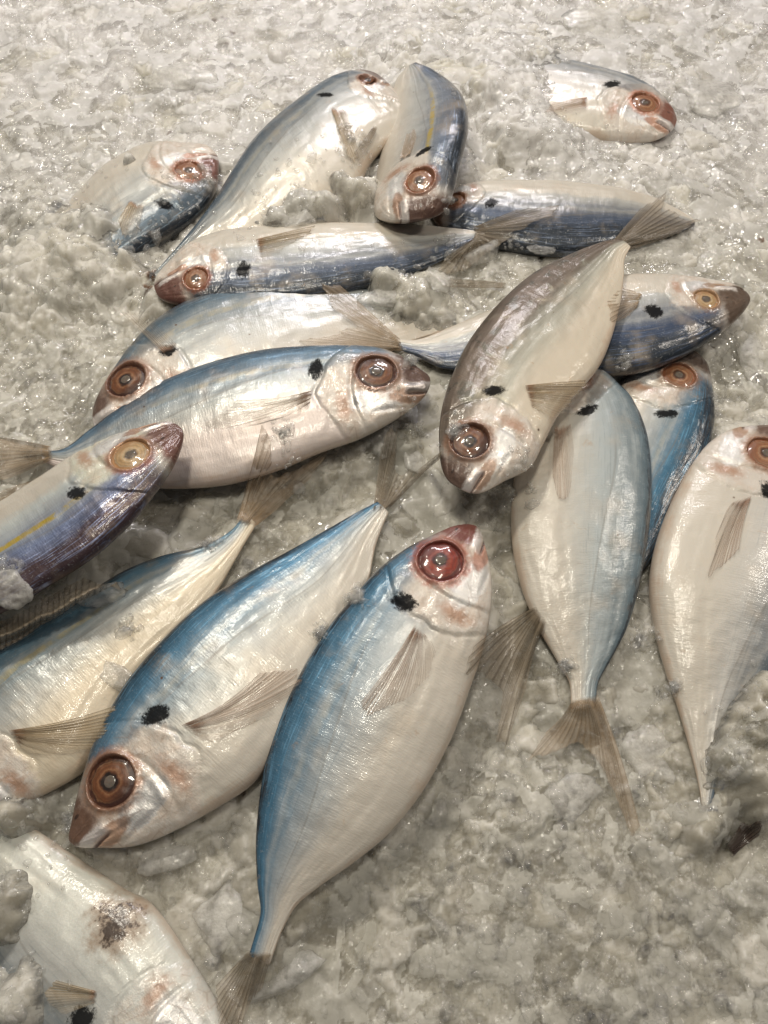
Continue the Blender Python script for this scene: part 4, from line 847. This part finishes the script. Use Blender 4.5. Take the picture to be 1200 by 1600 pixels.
# single lumps of ice one can point at
LUMPS = [
 (806, 735, 30, 42, .5, .2, 'flat pale ice lump under the chin of the brown backed fish'),
 (646, 718, 24, 38, .5, .1, 'milky ice lump with an orange speck left of the brown backed fish snout'),
 (598, 680, 24, 40, .5, -.2, 'clear tall ice lump just below the open mouth of the glossy fish'),
 (178, 1062, 46, 18, .35, -.55, 'thin clear ice sliver on the cream belly above its fin'),
 (560, 262, 24, 24, .6, 0, 'grey ice cube between the slanting fish and the upright fish'),
 (592, 442, 34, 20, .5, -.1, 'clear ice lump beside the blue tail end of the pale upturned fish'),
 (685, 440, 22, 20, .6, .2, 'rough glassy ice lump in the hollow below the thin tail'),
 (755, 400, 26, 24, .6, .3, 'crumbly ice lump covering the base of the thin tail'),
 (848, 388, 28, 9, .5, 0, 'small melting ice piece along the violet belly edge'),
 (462, 759, 12, 12, .6, 0, 'round clear ice bead on the fanned tail fin'),
 (120, 895, 44, 16, .5, .45, 'thin wet ice flake against the violet back'),
 (10, 922, 34, 30, .5, 0, 'white ice lump on the striped fish at the left edge'),
 (700, 845, 14, 22, .5, 0, None),
 (445, 1525, 66, 20, .35, .42, 'long flat ice flake beside the tail of the biggest fish'),
 (345, 1440, 50, 46, .35, 0, 'large cloudy ice lump left of the narrow tail stem of the biggest fish'),
 (255, 1340, 40, 22, .4, 0, 'cloudy ice lump under the jaw of the copper eyed fish'),
 (820, 880, 10, 16, .5, 0, None),
 (630, 590, 10, 10, .5, 0, None),
 (470, 345, 32, 22, .4, .2, 'pale ice block on the belly of the slanting fish'),
 (1170, 560, 26, 40, .35, 0, 'pale smooth ice lump right of the blue backed head'),
 (885, 1245, 44, 26, .35, .2, 'dull ice lump beside the spread tail fin'),
 (1010, 1190, 40, 40, .35, 0, 'rounded dull ice lump between the spread tail and the sunken tail'),
 (1110, 160, 50, 30, .35, 0, 'broad white ice lump right of the orange snout'),
 (930, 40, 60, 30, .35, .1, 'broad white ice lump behind the buried fish at the top'),
 (270, 130, 50, 26, .35, 0, 'wide frosty ice lump in the open ice of the upper left'),
]
ZQ = {(178, 1062): .001, (120, 895): .0}
for li, (px, py, rx, ry, fl, rot, lab) in enumerate(LUMPS):
    if lab is None: continue
    g = np.random.default_rng(100 + li)
    z = .008
    onfish = any(t in lab for t in (' on the ', ' against ', ' along ', 'covering'))
    for _ in range(4):
        c = plane_pt(px, py, z); i, j = gidx(c[0:1], c[1:2]); z = float(max(ICES[i, j][0], TOPS[i, j][0] if onfish else -1))
    sc = np.linalg.norm(c - np.array([0, 0, CAMH])) / FPX
    v = splinter(v3, 14, g) 
    nn = (vnoise(v[:, 0] * 3 + li, v[:, 1] * 3 + v[:, 2] * 2.3, 5) - .5) * .22 + (vnoise(v[:, 0] * 8 + li, v[:, 1] * 8 + v[:, 2] * 7, 6) - .5) * .10
    v = v * (1 + nn[:, None]); v = v / 1.0
    rz = min(rx, ry) * fl
    v = v * np.array([rx, ry, rz]) * sc
    Rm = np.array(Matrix.Rotation(rot, 3, 'Z')); v = v @ Rm.T
    o = mesh_obj('ice_lump', v, f3_, MILKYL if ('milky' in lab or 'white' in lab or 'pale' in lab or 'frosty' in lab or 'cloudy' in lab or 'dull' in lab) else LUMPC)
    o.location = (c[0], c[1], z + rz * sc * .25)
    o['label'] = lab; o['category'] = 'ice lump'; o['group'] = 'loose lumps of ice'
    # later fins rest on what is below, not on these lumps

# ------------------------------------------------------------------ fins
TAN = fin_mat('tan_fin', (.58, .44, .30), (.34, .24, .14), .27)
GREY = fin_mat('grey_brown_fin', (.46, .38, .28), (.20, .15, .10), .33)
THIN = fin_mat('thin_clear_fin', (.60, .50, .38), (.34, .26, .17), .12, True)
PINKF = fin_mat('pinkish_fin', (.66, .52, .41), (.42, .27, .17), .22, True)
TANF = fin_mat('pale_tan_fin', (.60, .48, .32), (.36, .26, .14), .34, True)
FINS = [
 ('pectoral_fin', 'L', PINKF, [(648, 978), (664, 992)], [(563, 1100), (574, 1118), (600, 1108), (640, 1090), (668, 1060), (680, 1020)], 26, -3),
 ('tail_fin', 'L', GREY, [(384, 1498), (420, 1500)], [(338, 1540), (345, 1610), (372, 1618), (395, 1560), (412, 1540)], 18, 0),
 ('tail_fin', 'K', GREY, [(588, 790), (612, 786)], [(596, 700), (612, 664), (620, 680), (618, 740), (650, 745), (690, 712)], 18, 0),
 ('pectoral_fin', 'K', PINKF, [(284, 1134), (304, 1148)], [(408, 1052), (466, 1046), (470, 1066), (440, 1098), (395, 1130), (350, 1152)], 24, 9),
 ('tail_fin', 'J', TAN, [(378, 808), (410, 814)], [(400, 720), (409, 668), (424, 690), (424, 742), (450, 744), (518, 703), (484, 750), (428, 805)], 22, 0),
 ('pectoral_fin', 'J', TANF, [(15, 1142), (28, 1160)], [(182, 1104), (170, 1140), (150, 1168), (110, 1178), (60, 1180)], 24, 5),
 ('dorsal_fin', 'J', GREY, [(-14, 1030), (50, 992), (110, 955), (185, 912)], [(-14, 985), (60, 945), (130, 905), (192, 924)], 22, 0),
 ('pectoral_fin', 'I', TAN, [(88, 748), (92, 764)], [(10, 768), (-20, 785), (-10, 800), (50, 790)], 12, 3),
 ('tail_fin', 'F', TAN, [(70, 702), (70, 722)], [(10, 688), (-30, 680), (-10, 712), (-30, 750), (10, 752)], 18, 0),
 ('pectoral_fin', 'F', THIN, [(488, 612), (484, 632)], [(372, 628), (318, 668), (345, 672), (400, 664), (445, 656)], 24, -5),
 ('pectoral_fin', 'M', TANF, [(820, 604), (830, 636)], [(915, 597), (912, 606), (896, 622), (884, 640), (862, 655)], 20, 0),
 ('tail_fin', 'M', GREY, [(968, 374), (986, 390)], [(1000, 330), (1036, 306), (1032, 336), (1088, 350), (1060, 368), (1004, 386)], 20, 0),
 ('pectoral_fin', 'N', PINKF, [(866, 668), (890, 664)], [(862, 740), (872, 780), (884, 785), (892, 760), (896, 700)], 16, 0),
 ('tail_fin', 'N', TAN, [(932, 1100), (892, 1108)], [(996, 1290), (985, 1304), (952, 1225), (928, 1180), (902, 1160), (875, 1172), (822, 1190), (852, 1145)], 22, -4),
 ('tail_fin', 'O', GREY, [(830, 962), (846, 984)], [(740, 1012), (728, 1052), (765, 1062), (784, 1085), (776, 1158), (792, 1160), (820, 1080)], 20, 4),
 ('pectoral_fin', 'P', PINKF, [(1173, 776), (1146, 784)], [(1152, 862), (1104, 904), (1112, 880), (1118, 845), (1128, 815)], 20, 3),
 ('tail_fin', 'G', TAN, [(612, 530), (618, 547)], [(536, 455), (500, 446), (520, 485), (560, 515), (510, 528), (468, 538), (480, 545), (560, 548)], 20, 0),
 ('pectoral_fin', 'G', TAN, [(1003, 462), (996, 480)], [(968, 452), (950, 470), (955, 505), (975, 500)], 12, 0),
 ('pectoral_fin', 'C', TANF, [(517, 170), (540, 172)], [(543, 246), (552, 250), (560, 247), (556, 215)], 12, 0),
 ('pelvic_fin', 'C', GREY, [(590, 205), (584, 200)], [(564, 256), (560, 252), (554, 246)], 6, 0),
 ('pectoral_fin', 'D', TANF, [(400, 376), (406, 398)], [(492, 356), (480, 368), (455, 382), (436, 396)], 16, 0),
 ('tail_fin', 'D', GREY, [(752, 362), (756, 376)], [(810, 332), (872, 324), (858, 342), (790, 372), (745, 412), (700, 430), (685, 424), (700, 404)], 20, 0),
 ('pelvic_fin', 'E', THIN, [(258, 556), (280, 545)], [(190, 492), (202, 490), (222, 498), (240, 505)], 9, 0),
 ('pectoral_fin', 'A', PINKF, [(917, 154), (918, 170)], [(862, 164), (850, 176), (870, 182)], 10, 0),
 ('pectoral_fin', 'B', TAN, [(624, 252), (640, 244)], [(636, 210), (646, 203), (652, 214)], 10, 0),
 ('pectoral_fin', 'S', TANF, [(204, 316), (226, 322)], [(185, 350), (196, 372), (216, 362)], 10, 0),
 ('pectoral_fin', 'Q', TANF, [(152, 1548), (150, 1566)], [(88, 1530), (72, 1552), (80, 1572), (104, 1584)], 14, 0),
]
for k, (nm, fk, mat, base, tip, rays, bow) in enumerate(FINS):
    F = FISH[fk]
    build_fin(nm, F['root'], F['base'], mat, base, tip, rays, .01, bow, 2.0 if nm != 'tail_fin' else 3.5, seed=k, lift=.0007 if nm == 'pectoral_fin' else .0018)

# fin tips and a tail that stick out of the ice, their fish buried
def fish_bit(name, mat, base, tip, rays, lab):
    c = plane_pt(base[0][0], base[0][1], .008)
    o = build_fin(name, None, c, mat, base, tip, rays, .008, 0, 2.0, lift=.0016)
    o.location = c; o['label'] = lab; o['category'] = 'fish fin'
fish_bit('fin_tip', GREY, [(690, 708), (688, 718)], [(648, 742), (652, 750)], 5, 'narrow brown fin tip in the ice left of the brown backed fish snout')
fish_bit('fin_tip', GREY, [(790, 446), (790, 452)], [(700, 440), (690, 452)], 5, 'faint brown fin rays frozen in the hollow below the thin tail')
_D = None
DARKF = fin_mat('dark_tail_fin', (.09, .06, .045), (.03, .02, .015), .9)
fish_bit('buried_tail', DARKF, [(1133, 1322), (1143, 1338)], [(1152, 1290), (1188, 1284), (1182, 1306), (1160, 1322)], 10, 'small dark tail sticking up out of the ice at the lower right')
